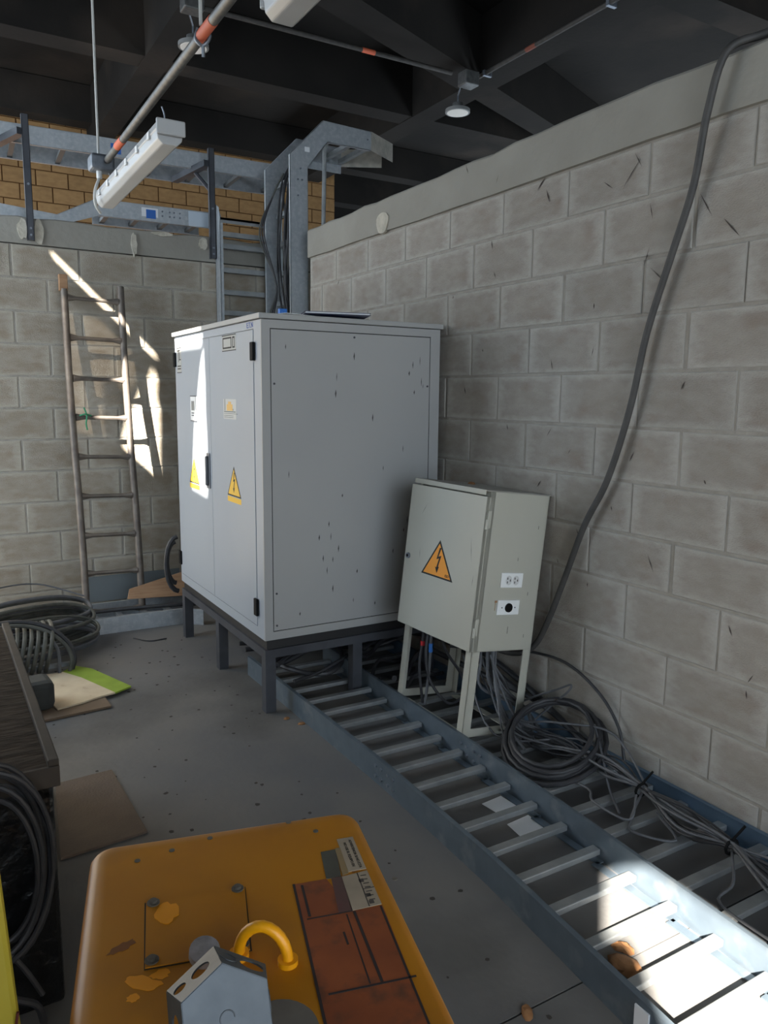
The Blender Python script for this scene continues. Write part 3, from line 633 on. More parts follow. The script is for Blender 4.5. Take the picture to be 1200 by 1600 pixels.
# junction box at its end
t = empty('junction_box', (-1.385, 1.30, 2.56), 'grey cast junction box at the conduit end on a thin ceiling wire', 'junction box')
B('body', ZINC, t, (-.055, .06, -.05, .06, 0, .075), bevel=.014)
T('ceiling_wire', WCORD, t, [(-.01, 0, .07), (-.005, 0, 2.02)], .006, 8, 0)
g = T('cable_gland', OUTW, t, [(-.01, 0, 0), (-.01, 0, -.035)], .014, 10, 0)
T('flex_cord', WCORD, t, [(-.01, 0, -.03), (-.035, 0, -.10), (-.03, .02, -.16), (.0, .06, -.19)], .007)
def lamp(y0, y1, x, zb, label):
    t = empty('hanging_lamp', (x, (y0+y1)/2, zb), label, 'lamp', group=None)
    L = (y1-y0)/2
    prof = [(-.05, .045), (-.055, .052), (-.045, .085), (.045, .085), (.055, .052), (.05, .045)]
    bm = bmesh.new(); prism(bm, prof, lambda u, v, q: Vector((u, q, v)), -L, L); hb = link('housing', bm, FIXW, t, bevel=.003)
    dp = [(-.052, .05), (-.047, .018), (-.028, .0), (.028, .0), (.047, .018), (.052, .05)]
    bm = bmesh.new(); prism(bm, dp, lambda u, v, q: Vector((u, q, v)), -L+.012, L-.012); link('diffuser', bm, PLASTICF, t, bevel=.004)
    for s_ in (-1, 1): B('end_cap', FIXW, t, (-.056, .056, s_*L-.012, s_*L+.004, .03, .088), bevel=.006)
    for i in range(6):
        for s_ in (-1, 1):
            yy = -L+.12+(2*L-.24)*i/5; B('clip', OUTW, t, (s_*.056-.003, s_*.056+.003, yy-.014, yy+.014, .038, .066), bevel=.001)
    for s_ in (-1, 1):
        T('hanging_wire', ZINC, t, [(0, s_*(L-.1), .085), (.006, s_*(L-.1), .13), (-.004, s_*(L-.1), .165)], .003, 6)
    return t
lamp(.17, 1.41, -1.345, 2.405, 'long white tube lamp hanging beside the junction box, farther of the two')
lamp(-2.20, -.94, -1.362, 2.405, 'long white tube lamp cut by the top picture edge, nearer of the two')
DARKP = mat('darker conduit', (74, 70, 66), (60, 57, 54), .7, .2, scale=20)  # darker copy of the conduit grey
# high conduits under the beams and round lamps
p = T('high_conduit', DARKP, None, [(-.10, 3.53, 4.5), (2.3, 3.50, 4.5)], .02, 10, 0); tag(p, 'thin dark conduit crossing high between the two round lamps', 'conduit')
T('orange_band', ORB, p, [(1.33, 3.513, 4.5), (1.46, 3.511, 4.5)], .0215, 10, 0)
p = T('high_conduit', DARKP, None, [(2.70, 3.7, 4.58), (2.70, -.5, 4.58)], .02, 10, 0); tag(p, 'thin conduit running along the side of the right ceiling beam', 'conduit')
T('orange_band', mat('darker orange', (120, 64, 48), None, .7), p, [(2.70, 2.9, 4.58), (2.70, 2.77, 4.58)], .0215, 10, 0)  # darker copy of the band orange
for y in (1.9, 3.5): B('pipe_clamp', ZINC, p, (2.675, 2.77, y-.015, y+.015, 4.555, 4.605))
for x, y, lab in ((2.62, 3.84, 'round high bay lamp hanging near the crossing beams above the right wall'), (-.11, 3.80, 'round high bay lamp partly behind the banded conduit')):
    ORD = 0; t = empty('round_lamp', (x, y, 4.30), lab, 'lamp')
    bm = bmesh.new(); tube(bm, [(0, 0, 0), (0, 0, .025), (0, 0, .03)], .125, 28); link('rim', bm, mat('lamp rim', (120, 120, 118), None, .5), t, smooth=True)
    bm = bmesh.new(); tube(bm, [(0, 0, -.004), (0, 0, .001)], .108, 28); link('lens', bm, mat('lamp lens', (222, 216, 206), None, .5), t, smooth=True)
    bm = bmesh.new(); tube(bm, [(0, 0, .03), (0, 0, .09)], .055, 16); link('driver', bm, COND, t, smooth=True)
    T('hook', ZINC, t, [(0, 0, .08), (0, 0, .17), (-.1, -.2, .20)], .008, 8, 0)
    B('mounting_box', COND, t, (-.18, -.02, -.38, -.24, .13, .26), bevel=.01)

# ================================================================== CABLE DOWN THE RIGHT WALL
fall = [(.10, -1.75, 2.545), (.06, -1.50, 2.545), (.02, -1.38, 2.54), (-.05, -1.31, 2.50), (-.052, -1.257, 2.34), (-.034, -1.209, 2.137), (-.034, -1.138, 1.927), (-.034, -1.054, 1.679), (-.034, -.996, 1.411), (-.034, -.907, 1.146), (-.036, -.804, .959), (-.036, -.712, .734), (-.036, -.629, .538), (-.04, -.558, .406), (-.06, -.48, .345), (-.12, -.40, .35), (-.16, -.33, .42)]
p = T('heavy_cable', mat('dark grey cable', (70, 68, 66), (58, 57, 56), .6, scale=20), None, fall, .0125, 10); tag(p, 'thick dark cable hanging over the right block wall to the leaning box', 'cable')
p = T('arc_cable', RUBB, None, [(-.2, -.15, .30), (-.05, -.28, .30), (-.03, -.50, .352), (-.03, -.73, .372), (-.03, -.915, .31), (-.035, -1.03, .21), (-.05, -1.08, .10)], .006, 8); tag(p, 'thin black cable arching out on the wall right of the leaning box', 'cable')
# coil leaning on the wall (one cable, several turns)
bcoil, tcoil = Vector((-.385, -1.0, .085)), Vector((-.048, -.70, .235))
cc = (bcoil+tcoil)/2+Vector((.01, -.01, -.012)); ux = (tcoil-bcoil).normalized(); uy = Vector((-.14, 1, .16)); uy = Vector((0.05, .75, -.62)); uy = (uy-ux*uy.dot(ux)).normalized()
uy = Vector((.62, -.72, .1)); uy = (uy-ux*uy.dot(ux)).normalized()
pts = []
for i in range(5*20):
    a = 2*pi*i/20; r = .176+.010*(i/20)-.01*sin(a*.63); pts.append(cc+ux*r*1.05*cos(a)+uy*r*.88*sin(a)+ux.cross(uy)*.010*(i/20-2)*(1+.3*sin(a*1.3)))
bm = bmesh.new(); tube(bm, pts, .0095, 8); p = link('cable_coil', bm, RUBB, None, smooth=True); tag(p, 'coil of dark cable beside the leaning box, propped on the block wall', 'cable coil')
# thin grey cables strewn in the right ladder
spine = [(-.20, -.30, .30), (-.24, -.62, .08), (-.14, -.88, .09), (-.13, -1.07, .10), (-.175, -1.27, .105), (-.20, -1.46, .09), (-.20, -1.64, .10), (-.22, -1.9, .08), (-.25, -2.3, .07), (-.27, -2.8, .07)]
for i in range(13):
    sp_ = random.uniform(.03, .10); ph = random.uniform(0, 6); pts = []
    for k, q in enumerate(spine[1:] if i % 3 else spine):
        tie = .15 if (abs(q[1]+1.27) < .02 or abs(q[1]+1.64) < .02) else 1
        pts.append((min(-.03, q[0]+sp_*tie*sin(ph+k*1.7)), q[1]+.03*tie*cos(ph*2+k), max(.055, q[2]+.03*tie*sin(ph*3+k*2.1)+.004*(i % 5))))
    p = T('thin_cable', random.choice((GREYC, GREYC, RUBB)), None, pts, random.choice((.0035, .0045, .006)), 6, 5)
    tag(p, 'loose thin grey cable in the tied bundle along the right wall', 'cable', 'thin cables bundled in the right floor ladder')
for k, (x, y, z) in enumerate(((-.175, -1.27, .105), (-.20, -1.64, .10))):
    bm = bmesh.new(); tube(bm, [(x+.028*cos(a), y, z+.022*sin(a)) for a in [i*pi/6 for i in range(12)]], .005, 6, True)
    p = link('cable_tie', bm, BLACK, None, smooth=True); tag(p, ('black tie around the thin cables, just right of the coil' if k == 0 else 'black tie around the thin cables, nearer the right picture edge'), 'cable tie')
    T('tie_tail', BLACK, p, [(x, y, z+.02), (x+.03, y-.02, z+.07)], .004, 6, 0)
# free loops above the ladder
loops = [([(-.12, -.55, .15), (-.09, -.62, .20), (-.06, -.72, .26), (-.05, -.785, .30), (-.06, -.78, .27), (-.08, -.72, .20), (-.12, -.66, .12)], 'thin grey cable loop sticking up toward the wall beside the box leg'),
         ([(-.2, -.45, .35), (-.2, -.62, .14), (-.16, -.80, .17), (-.08, -1.0, .20), (-.08, -1.12, .16), (-.15, -1.27, .11)], 'thin grey cable bowing over the coil to the first tie'),
         ([(-.22, -.5, .3), (-.30, -.7, .06), (-.30, -.95, .06), (-.28, -1.12, .07), (-.33, -1.2, .07), (-.30, -1.33, .06), (-.21, -1.28, .10)], 'thin grey cable drooping low across the ladder rungs to the first tie'),
         ([(-.16, -1.27, .11), (-.28, -1.32, .05), (-.33, -1.38, .05), (-.25, -1.48, .05), (-.2, -1.36, .07)], 'thin grey cable curl below the first tie'),
         ([(-.08, -.95, .2), (-.14, -1.05, .14), (-.2, -1.15, .06), (-.28, -1.27, .05)], 'thin grey cable crossing in front of the blue rail'),
         ([(-.2, -1.64, .1), (-.30, -1.72, .06), (-.40, -1.75, .05), (-.42, -1.95, .05)], 'thin grey cable trailing over the rungs past the second tie')]
for pts, lab in loops: p = T('thin_cable', GREYC, None, pts, .0045, 6); tag(p, lab, 'cable')
# cables dropping out of the leaning box
for i in range(9):
    x = -.17+random.uniform(-.025, .035); y = -.40+random.uniform(-.03, .03)
    pts = [(x, y, .45), (x-.01, y-.01, .30), (x+random.uniform(-.05, .05), y-.06, .20), (x+random.uniform(-.08, .08), y-.18, .12), (x+random.uniform(-.14, .05), y-.34, .065)]
    p = T('drop_cable', GREYC, None, pts, random.choice((.005, .0065)), 6); tag(p, 'grey cable dropping from the underside of the leaning box to the ladder', 'cable', 'cables dropping from the leaning box')
for pts, M, lab, col in (([(-.38, -.25, .47), (-.40, -.25, .33), (-.38, -.26, .2), (-.31, -.30, .10), (-.23, -.30, .12), (-.22, -.28, .2), (-.30, -.26, .33), (-.335, -.25, .45)], RUBB, 'black cable hanging in a wide loop under the leaning box', None),
                    ([(-.37, -.2, .47), (-.385, -.2, .36), (-.40, -.2, .25), (-.38, -.2, .08)], RUBB, 'dangling black cable with a red tape ring under the leaning box', RED),
                    ([(-.35, -.22, .47), (-.355, -.22, .36), (-.36, -.22, .25), (-.38, -.22, .08)], GREYC, 'dangling cable with a blue tape ring under the leaning box', CBLUE)):
    p = T('dangling_cable', M, None, pts, .0065, 8); tag(p, lab, 'cable')
    if col:
        q = pts[1]; T('tape_ring', col, p, [(q[0], q[1], q[2]-.02 + (.01 if col is RED else -.02)), (q[0], q[1], q[2]+(.01 if col is RED else 0))], .0095, 8, 0)
# thick black cables heaped under the big cabinet
for i in range(26):
    y = .05+random.uniform(0, 1.1); z = random.uniform(.06, .17); a = random.uniform(-.25, .35)
    pts = []
    for k in range(7):
        x = -.80+.13*k if i % 3 == 0 else -.42+.062*k
        pts.append((x, y+a*(k-3)*.16+.03*sin(k+i), max(.06, z+.03*sin(1.1*k+i*2))))
    p = T('power_cable', RUBB, None, pts, random.choice((.009, .012, .014)), 8, 4); tag(p, 'thick black cable heaped under the big grey cabinet', 'cable', 'black cables under the big cabinet')
for i, pts in enumerate(([(-.80, .62, .10), (-.72, .42, .09), (-.60, .33, .085), (-.48, .40, .11), (-.40, .6, .13)], [(-.06, -.5, .17), (-.06, -.2, .22), (-.06, .1, .24), (-.08, .4, .2)], [(-.05, -.75, .13), (-.04, -.5, .20), (-.04, -.15, .26), (-.06, .3, .24)], [(-.07, -.9, .10), (-.05, -.6, .16), (-.09, -.2, .18), (-.1, .2, .18)])):
    p = T('power_cable', RUBB, None, pts, .013, 8, 6); tag(p, ['thick black cable sagging across the left ladder under the cabinet edge', 'lowest thick black cable running along the wall behind the leaning box legs', 'topmost thick black cable running along the wall behind the leaning box legs', 'middle thick black cable running along the wall behind the leaning box legs'][i], 'cable')
# black hoop cable left of the cabinet
for i, (dy, r) in enumerate(((0, .17), (.05, .13))):
    bm = bmesh.new(); tube(bm, [(-.96-r*.42*sin(a), 1.66+dy, .42+r*cos(a)) for a in [pi*k/10 for k in range(11)]], .015, 8); p = link('cable_loop', bm, RUBB, None, smooth=True)
    tag(p, ['larger black cable loop bulging out behind the cabinet door side', 'smaller black cable loop inside the larger one behind the cabinet'][i], 'cable')

# ================================================================== FLOOR ITEMS
def sheet(name, M, poly, z0, z1, label, cat, bevel=0): return tag(P(name, M, None, poly, f_z, z0, z1, bevel), label, cat)
sheet('paper_sheet', WHITE, [(-.600, -.925), (-.505, -.915), (-.50, -1.01), (-.585, -1.05)], .001, .003, 'white paper sheet on the floor in the left ladder, farther of two', 'paper')
sheet('paper_sheet', WHITE, [(-.607, -1.075), (-.505, -1.065), (-.505, -1.165), (-.617, -1.165)], .001, .003, 'white paper sheet on the floor in the left ladder, nearer of two', 'paper')
sheet('floor_plate', FPLATE, [(-1.907, -.030), (-1.702, -.018), (-1.687, -.517), (-1.96, -.54)], .0, .008, 'brown steel plate flat on the floor near the black chest corner', 'plate')
sheet('floor_plate', FPLATE, [(-2.3, -.03), (-1.925, -.03), (-1.975, -.5), (-2.3, -.5)], .0, .012, 'brown plate running under the black chest', 'plate')
p = sheet('brown_board', BROWNB, [(-1.90, .86), (-1.585, .86), (-1.578, .615), (-1.90, .59)], .002, .012, 'brown board on the floor under the green and cream board', 'board')
t = empty('cream_board', (-1.66, .92, .013), 'torn cream board with a green stripe lying on the floor', 'board', rot=(0, 0, 0))
P('cream_part', CREAMB, t, [(-.16, .255), (-.05, .25), (.02, .12), (.128, -.17), (.066, -.181), (-.03, -.22), (-.141, -.245), (-.16, -.15)], f_z, .0, .008)
P('green_part', GREENB, t, [(-.05, .25), (.015, .323), (.09, .23), (.214, -.122), (.128, -.17), (.02, .12)], f_z, .0, .008)
p = B('grey_fabric_box', DARKG, None, (-.12, .055, -.02, .14, 0, .14), bevel=.03); p.location = (-1.86, .70, .013); p.rotation_euler = (0, 0, .1); tag(p, 'dark grey fabric-covered box behind the black chest', 'box')
p = T('black_hose', RUBB, None, [(-2.06, -1.50, .02), (-1.90, -1.27, .02), (-1.80, -1.1, .02)], .012, 8, 4); tag(p, 'black hose on the floor between the black chest and the yellow machine', 'hose')
p = T('floor_wire', RUBB, None, [(-1.25, 1.62, .004), (-1.18, 1.52, .004), (-1.08, 1.52, .004)], .004, 6, 5); tag(p, 'short black wire lying on the floor in front of the back tray', 'wire')
for loc, s, lab in (((-1.093, -1.736, 0), .022, 'small orange dried leaf on the floor joint left of the ladder'), ((-.775, -1.75, .002), .05, 'crumpled dry leaf at the edge of the sunlit patch'), ((-.725, -1.70, .002), .03, 'small dry leaf beside the crumpled leaf in the left ladder'), ((-.189, -1.451, .002), .026, 'orange dry leaf between rungs of the right ladder'), ((-.16, -.968, .002), .024, 'dry leaf below the cable coil'),
                    ((-.669, -1.187, .002), .012, 'tiny yellow crumb near the nearer paper sheet'), ((-.88, .02, .0), .018, 'orange pebble by the left rail, larger one'), ((-.915, .105, .0), .016, 'grey pebble nearest the cabinet stand leg')):
    leaf(loc, s, lab, 'dry_leaf' if 'leaf' in lab else 'pebble')
bm = bmesh.new()
for i in range(150):
    x, y = random.uniform(-1.9, -.95), random.uniform(-1.95, 1.6); r = random.uniform(.003, .010)
    prism(bm, [(x+r*cos(a)*random.uniform(.6, 1.2), y+r*sin(a)*random.uniform(.6, 1.2)) for a in [k*pi/3 for k in range(6)]], f_z, .0002, .0009)
p = stuff(link('dirt_specks', bm, mat('dirt', (58, 54, 50), None, .95), None)); tag(p, 'dark dirt specks scattered over the bare floor', 'dirt')

# ================================================================== CABLE PILE, LEFT
t = empty('cable_pile', (-1.78, 1.5, 0), 'big heap of dusty coiled cables on a tray in the left corner', 'cable pile')
for i in range(13):
    ph = random.uniform(-.3, .3); y = .02+random.uniform(-.12, .28); z = .10+.012*i
    pts = [(-.45, y-.25+ph*.1, z+.0), (-.22, y-.02, z+.04), (.02, y+.10, z+.035), (.20, y+.20, z), (.32, y+.22+ph*.1, max(.05, z-.05)), (.30, y+.08, max(.04, z-.08)), (.1, y-.08, max(.04, z-.07)), (-.2, y-.2, max(.04, z-.05))]
    T('coiled_cable', DUSTC if i % 3 else GREYC, t, pts, random.choice((.008, .011, .013)), 8, 5)
for i in range(6):   # the hoops standing up at the front
    x = -.13+.033*i
    T('hoop', DUSTC, t, [(x-.04, -.28, .02), (x-.03, -.33, .09), (x-.005, -.30, .17), (x+.01, -.22, .21), (x+.02, -.08, .22), (x+.02, .08, .19)], .0115, 8, 5)
T('large_hoop', RUBB, t, [(-.30, -.15, .26), (-.12, -.16, .27), (.02, -.20, .235), (.11, -.26, .16), (.135, -.30, .08), (.12, -.31, .02)], .013, 8, 6)
T('large_hoop', DUSTC, t, [(-.30, -.17, .245), (-.12, -.18, .255), (.01, -.22, .22), (.095, -.28, .15), (.12, -.32, .08), (.105, -.33, .02)], .011, 8, 6)
T('white_strap', GREYC, t, [(.03, -.26, .19), (.06, -.30, .12), (.055, -.34, .02)], .009, 6, 4)
for y, z in ((-.24, .03), (-.12, .10)): B('tray_rung', GALVR, t, (-.2, .12, y-.012, y+.012, z-.01, z+.01))
T('thin_wire', GREYC, t, [(-.45, .2, .30), (-.2, .35, .335), (.05, .45, .32), (.3, .35, .24)], .005, 6, 6)
T('white_pipe', mat('pale pipe', (170, 172, 170), None, .5), t, [(-.6, .1, .25), (-.2, .28, .27)], .03, 10, 0)
T('red_tag', RED, t, [(-.16, -.33, .14), (-.16, -.335, .15)], .012, 8, 0)

# ================================================================== BLACK CHEST, LEFT
t = empty('black_chest', (-2.4, -.55, 0), 'black plastic-wrapped chest with a brown wavy metal top', 'chest')
hx = .378
B('body', BPL, t, (-.5, hx-.012, -.60, .60, .0, .585), bevel=.01)
B('top_plate', DECKT, t, (-.5, hx-.02, -.622, .60, .585, .612))
B('raised_lip', mat('brown lip', (66, 58, 50), (50, 44, 39), .75, scale=12), t, (hx-.024, hx, -.624, .60, .575, .628), bevel=.003)
B('front_lip', mat('brown lip', (1, 1, 1)), t, (-.5, hx, -.630, -.620, .565, .614), bevel=.002)
t = empty('cable_coil_stack', (-2.175, -1.22, .42), 'black cable coil hanging on the front of the black chest', 'cable coil')
for i, (r, rz, dy) in enumerate(((.125, .24, .02), (.105, .215, .01), (.118, .225, -.005), (.09, .20, -.01), (.075, .17, 0), (.10, .19, .03))):
    bm = bmesh.new(); tube(bm, [(r*cos(a)+.004*i, dy+.012*sin(a*2+i), rz*sin(a)+.012*sin(i)) for a in [k*pi/16 for k in range(32)]], .0062, 8, True); link('cable_turn', bm, RUBB, t, smooth=True)
T('loose_end', RUBB, t, [(-.05, 0, -.22), (.02, -.01, -.30), (.07, -.01, -.34), (.085, 0, -.40)], .008, 8, 5)
T('loose_end', RUBB, t, [(.0, 0, -.16), (.05, -.01, -.24), (.085, -.01, -.32)], .006, 8, 5)
# yellow post at the left edge
p = B('yellow_post', YELS, None, (-.06, 0, -.05, .05, 0.004, 1.12), bevel=.006); p.location = (-2.146, -2.165, 0); p.rotation_euler = (0, radians(-3.0), 0)
tag(p, 'yellow steel post cut by the left picture edge near the cable coil', 'post')
T('wire_loop', mat('dark red wire', (70, 20, 16), None, .6), p, [(-.04, -.052, .80), (-.012, -.053, .82), (-.001, -.053, .86)], .0015, 6, 5)

# ================================================================== YELLOW MACHINE
YT = .85
A0 = Vector((-2.079, -1.947, 0)); ex = Vector((.309, -.0765, 0)).normalized(); ey = Vector((-ex.y, ex.x, 0))
rot = math.atan2(ex.y, ex.x)
t = empty('yellow_machine', (A0.x, A0.y, 0), 'yellow enamelled machine with rounded top, lifting eye and worn labels', 'machine', rot=(0, 0, rot))
Rinv = Matrix.Rotation(-rot, 3, 'Z')
def ly(x, y): v = Rinv @ (Vector((x, y, 0))-A0); return (v.x, v.y)
Wm = .366
def rr(x0, x1, y0, y1, r, n=6):
    out = []
    for cx, cy, a0 in ((x1-r, y1-r, 0), (x0+r, y1-r, pi/2), (x0+r, y0+r, pi), (x1-r, y0+r, 3*pi/2)):
        for k in range(n+1): a = a0+pi/2*k/n; out.append((cx+r*cos(a), cy+r*sin(a)))
    return out
bm = bmesh.new(); rings = []
for (inset, z) in ((0, .02), (0, YT-.02), (.002, YT-.010), (.007, YT-.003), (.014, YT), (.026, YT)):
    rings.append([bm.verts.new((x, y, z)) for x, y in rr(inset, Wm-inset, -.75+inset, -inset, .028-inset*.5)])
for a, b in zip(rings, rings[1:]):
    for k in range(len(a)): bm.faces.new((a[k], a[(k+1) % len(a)], b[(k+1) % len(a)], b[k]))
bm.faces.new(rings[0][::-1]); bm.faces.new(rings[-1]); link('housing', bm, YEL, t, smooth=True)
def lpoly(pts): return [ly(*p) for p in pts]
ap = P('access_plate', YEL, t, lpoly([(-2.043, -2.104), (-1.931, -2.134), (-1.964, -2.240), (-2.070, -2.211)]), f_z, YT, YT+.002)
P('plate_seam', INK, ap, [(x*1.0, y*1.0) for x, y in lpoly([(-2.0445, -2.1025), (-1.9295, -2.1325), (-1.9625, -2.2415), (-2.0715, -2.2125)])], f_z, YT, YT+.0006)
for x, y in ((-2.036, -2.110), (-1.940, -2.134), (-2.061, -2.204), (-1.968, -2.228)):
    u, v = ly(x, y); bm = bmesh.new(); tube(bm, [(u, v, YT+.001), (u, v, YT+.0035)], .0075, 16); s = link('screw', bm, GREYMET, ap, smooth=True)
    bm = bmesh.new(); tube(bm, [(u, v, YT+.0035), (u, v, YT+.0065)], .0045, 8); link('screw_head', bm, GREYMET, s)
bm = bmesh.new()
for x, y in ((-2.032, -2.012), (-1.987, -2.011), (-1.934, -2.008), (-1.825, -2.024), (-1.801, -2.064), (-1.761, -2.21)):
    u, v = ly(x, y); tube(bm, [(u, v, YT), (u, v, YT+.0008)], .0038, 10)
stuff(link('rivet', bm, GREYMET, t))
# oily stain and bright worn patches
PW = mat('worn bright patch', (232, 150, 8), None, .5)
def blob(x, y, rx, ry, M, name, a0=0):
    u, v = ly(x, y); pts = []
    for k in range(18):
        a = k*pi/9; r = random.uniform(.75, 1.15); X_, Y_ = rx*r*cos(a), ry*r*sin(a); pts.append((u+X_*cos(a0)-Y_*sin(a0), v+X_*sin(a0)+Y_*cos(a0)))
    P(name, M, t, pts, f_z, YT, YT+.0004+(.0022 if name == 'plate_wear' else 0))
blob(-2.028, -2.135, .014, .020, PW, 'plate_wear'); blob(-2.078, -2.228, .022, .009, PW, 'paint_wear', -.5); blob(-2.09, -2.245, .006, .006, PW, 'paint_wear'); blob(-2.058, -2.226, .010, .007, PW, 'paint_wear')
blob(-2.083, -2.165, .017, .006, mat('stain', (120, 70, 22), None, .5), 'oil_stain', .5); blob(-1.795, -2.168, .008, .006, mat('stain', (120, 70, 22), None, .5), 'oil_stain')
# lifting eye
e1, e2 = ly(-1.936, -2.278), ly(-1.978, -2.243)
bm = bmesh.new(); pts = []
for k in range(13):
    a = pi*k/12; q = (cos(a)+1)/2; pts.append((e2[0]+(e1[0]-e2[0])*q, e2[1]+(e1[1]-e2[1])*q, YT+.004+.036*sin(a)))
tube(bm, pts, .0062, 12); ey_ = link('lifting_eye', bm, YELB, t, smooth=True)
for e in (e1, e2): bm = bmesh.new(); tube(bm, [(e[0], e[1], YT), (e[0], e[1], YT+.006)], .011, 16); link('eye_collar', bm, YELB, ey_, smooth=True)
# labels
def lab(name, M, pts, z0=0, z1=.0006, parent=None): return P(name, M, parent or t, lpoly(pts), f_z, YT+z0, YT+z1)
lb = lab('orange_label', ORANGE, [(-1.876, -2.158), (-1.836, -2.168), (-1.836, -2.238), (-1.800, -2.246), (-1.872, -2.50), (-1.968, -2.478)])
B_ = []
def line(a, b, w=.0012, M=INK, parent=None, z=.0006):
    a, b = Vector(ly(*a)), Vector(ly(*b)); d = (b-a).normalized(); nn = Vector((-d.y, d.x))*w
    return [tuple(a+nn), tuple(b+nn), tuple(b-nn), tuple(a-nn)]
bm = bmesh.new()
for a, b, w_ in (((-1.876, -2.158), (-1.968, -2.478), .0015), ((-1.889, -2.225), (-1.836, -2.238), .0008), ((-1.918, -2.339), (-1.827, -2.362), .0012), ((-1.835, -2.240), (-1.862, -2.351), .0016), ((-1.845, -2.240), (-1.874, -2.347), .0008), ((-1.803, -2.247), (-1.872, -2.50), .0012), ((-1.868, -2.165), (-1.884, -2.222), .0015), ((-1.862, -2.265), (-1.867, -2.285), .0012)):
    prism(bm, line(a, b, w_), f_z, YT+.0006, YT+.001)
link('label_lines', bm, mat('label line', (44, 34, 34), None, .7), lb)
l2 = lab('grey_label', LGREY, [(-1.817, -2.113), (-1.797, -2.117), (-1.817, -2.172), (-1.836, -2.168)], 0, .0009)
lab('purple_label', PURP, [(-1.830, -2.170), (-1.817, -2.173), (-1.836, -2.238), (-1.852, -2.234)], 0, .0009)
l3 = lab('caution_label', CREAM, [(-1.785, -2.097), (-1.763, -2.102), (-1.782, -2.174), (-1.805, -2.169)], 0, .0009)
lab('cream_strip', mat('tan strip', (140, 118, 84), None, .6), [(-1.797, -2.115), (-1.790, -2.1165), (-1.806, -2.171), (-1.815, -2.172)], 0, .0010)
l4 = lab('instruction_label', CREAM, [(-1.817, -2.174), (-1.783, -2.178), (-1.800, -2.244), (-1.837, -2.237)], 0, .0009)
# two lines of bold print, running down the label
dv = (Vector(ly(-1.782, -2.174))-Vector(ly(-1.763, -2.102))).normalized()
for (x, y, s_) in ((-1.779, -2.138, 'ADVERTENCIA SI NO ESTA'), (-1.787, -2.136, 'NO USE EL EQUIPO EN')):
    u, v = ly(x, y); text('bold_print', s_, .0054, INK, l3, frame((u, v, YT+.001), (dv.x, dv.y, 0), (-dv.y, dv.x, 0), (0, 0, 1)), .0002)
bm = bmesh.new()
for k in range(7):
    q = k/7; prism(bm, line((-1.789-.0155*q, -2.186-.054*q), (-1.796-.0155*q, -2.184-.054*q), .0007), f_z, YT+.0009, YT+.0012)
prism(bm, line((-1.797, -2.177), (-1.815, -2.241), .0006), f_z, YT+.0009, YT+.0012); prism(bm, line((-1.806, -2.209), (-1.792, -2.212), .0005), f_z, YT+.0009, YT+.0012)
for x, y in ((-1.799, -2.19), (-1.805, -2.219), (-1.808, -2.232)): prism(bm, line((x, y), (x-.0015, y-.006), .003), f_z, YT+.0009, YT+.0012)
stuff(link('tiny_print', bm, mat('tiny print', (74, 66, 60), None, .7), l4))
# round knob top behind the box, disc in front
p = bmesh.new(); tube(p, [(0, 0, 0), (0, 0, .006), (0, 0, .009)], .016, 20); p = link('round_knockout', p, mat('pale disc', (184, 182, 190), (150, 148, 150), .5, .4, scale=60), None, smooth=True); p.location = (-2.014, -2.236, YT+.012); p.rotation_euler = (.35, 0, 0)
tag(p, 'small pale round knockout disc propped behind the zinc box', 'disc')
bm = bmesh.new(); tube(bm, [(0, 0, 0), (0, 0, .010), (0, 0, .013)], lambda q: .033, 30); p = link('round_cover', bm, mat('dull grey cover', (112, 106, 98), (98, 92, 86), .6, .3, scale=20), None, smooth=True); p.location = (-1.985, -2.378, YT+.012); p.rotation_euler = (.06, .1, 0)
tag(p, 'dull grey round cover plate beside the zinc box, on the yellow machine', 'cover')

ZINC = mat('dull zinc', (84, 90, 96), (68, 74, 80), .5, .3, scale=25, bump=.05)
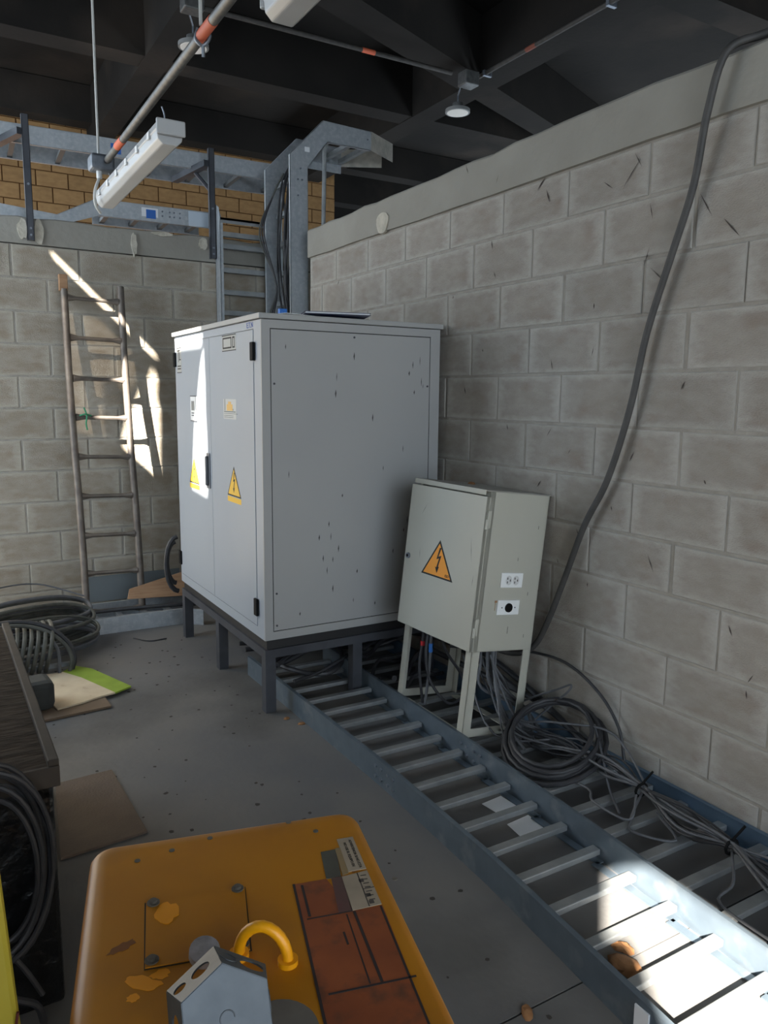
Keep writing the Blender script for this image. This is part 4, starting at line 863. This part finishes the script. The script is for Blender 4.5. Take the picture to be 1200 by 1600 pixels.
# zinc polygonal box with knockouts, standing on edge on the machine
t = empty('knockout_box', (-2.034, -2.350, YT+.043), 'zinc multi-sided electrical box with round knockouts on the yellow machine', 'electrical box', rot=(radians(60), 0, radians(-8)))
R8 = .052; hh = .042; NS = 6
oc = [(R8*cos(k*2*pi/NS+pi/2), R8*sin(k*2*pi/NS+pi/2)) for k in range(NS)]
oct_t = [(x*.82, y*.82) for x, y in oc]
def flat(poly, holes_, fn, th, name, parent):
    bm = bmesh.new(); es = []
    for lp_ in [poly]+holes_:
        v = [bm.verts.new(fn(x, y)) for x, y in lp_]; es += [bm.edges.new((v[i], v[(i+1) % len(v)])) for i in range(len(v))]
    bmesh.ops.triangle_fill(bm, use_beauty=True, use_dissolve=False, edges=es)
    o = link(name, bm, ZINC, parent); m_ = o.modifiers.new('thickness', 'SOLIDIFY'); m_.thickness = th; m_.offset = 0; return o
def circ(cx, cy, r, n=18, sq=1): return [(cx+r*cos(2*pi*i/n), cy+r*sq*sin(2*pi*i/n)) for i in range(n)]
bp = flat(oct_t, [], lambda x, y: Vector((x, y, hh)), .0016, 'base_plate', t)
for k in range(NS):
    a, b = Vector((*oc[k], 0)), Vector((*oc[(k+1) % NS], 0)); a2, b2 = Vector((*oct_t[k], hh)), Vector((*oct_t[(k+1) % NS], hh))
    e = (b-a).normalized(); c = (a+b)/2; up = ((a2+b2)/2-c); Hs = up.length; up.normalize(); nn = e.cross(up)
    W0, W1 = (b-a).length/2, (b2-a2).length/2
    hs = {0: [circ(-.005, Hs*.48, .0095), circ(.0165, Hs*.42, .0065)], 5: [circ(-.010, Hs*.46, .0125)], 1: [circ(0, Hs*.5, .0105)], 3: [circ(0, Hs*.5, .0105)]}.get(k, [])
    sw = flat([(-W0, 0), (W0, 0), (W1, Hs), (-W1, Hs)], hs, lambda x, y: c+e*x+up*y, .0016, 'side_wall', t)
    if k in (5, 2, 4):
        q = c+e*(.014 if k == 5 else 0)+up*Hs*.5
        for sgn in (1, -1):
            bm = bmesh.new(); tube(bm, [q+nn*.001*sgn+e*.0085*cos(x)+up*.0085*sin(x) for x in [i*pi/10 for i in range(17)]], .0006, 6); link('knockout_ring', bm, ZINC, sw)
for x, y, r in ((0, 0, .0065), (-.022, -.012, .008), (.018, -.026, .006)):
    bm = bmesh.new(); tube(bm, [(x+r*cos(a), y+r*sin(a), hh+.001) for a in [i*pi/8 for i in range(14)]], .0006, 6); link('knockout_ring', bm, ZINC, bp)
B('clamp_strap', ZINC, t, (.0, .028, -.030, -.024, hh, hh+.004), bevel=.0015)
for x in (-.02, .03): B('ear', ZINC, t, (x*.8-.006, x*.8+.006, -.052, -.042, 0, .002))
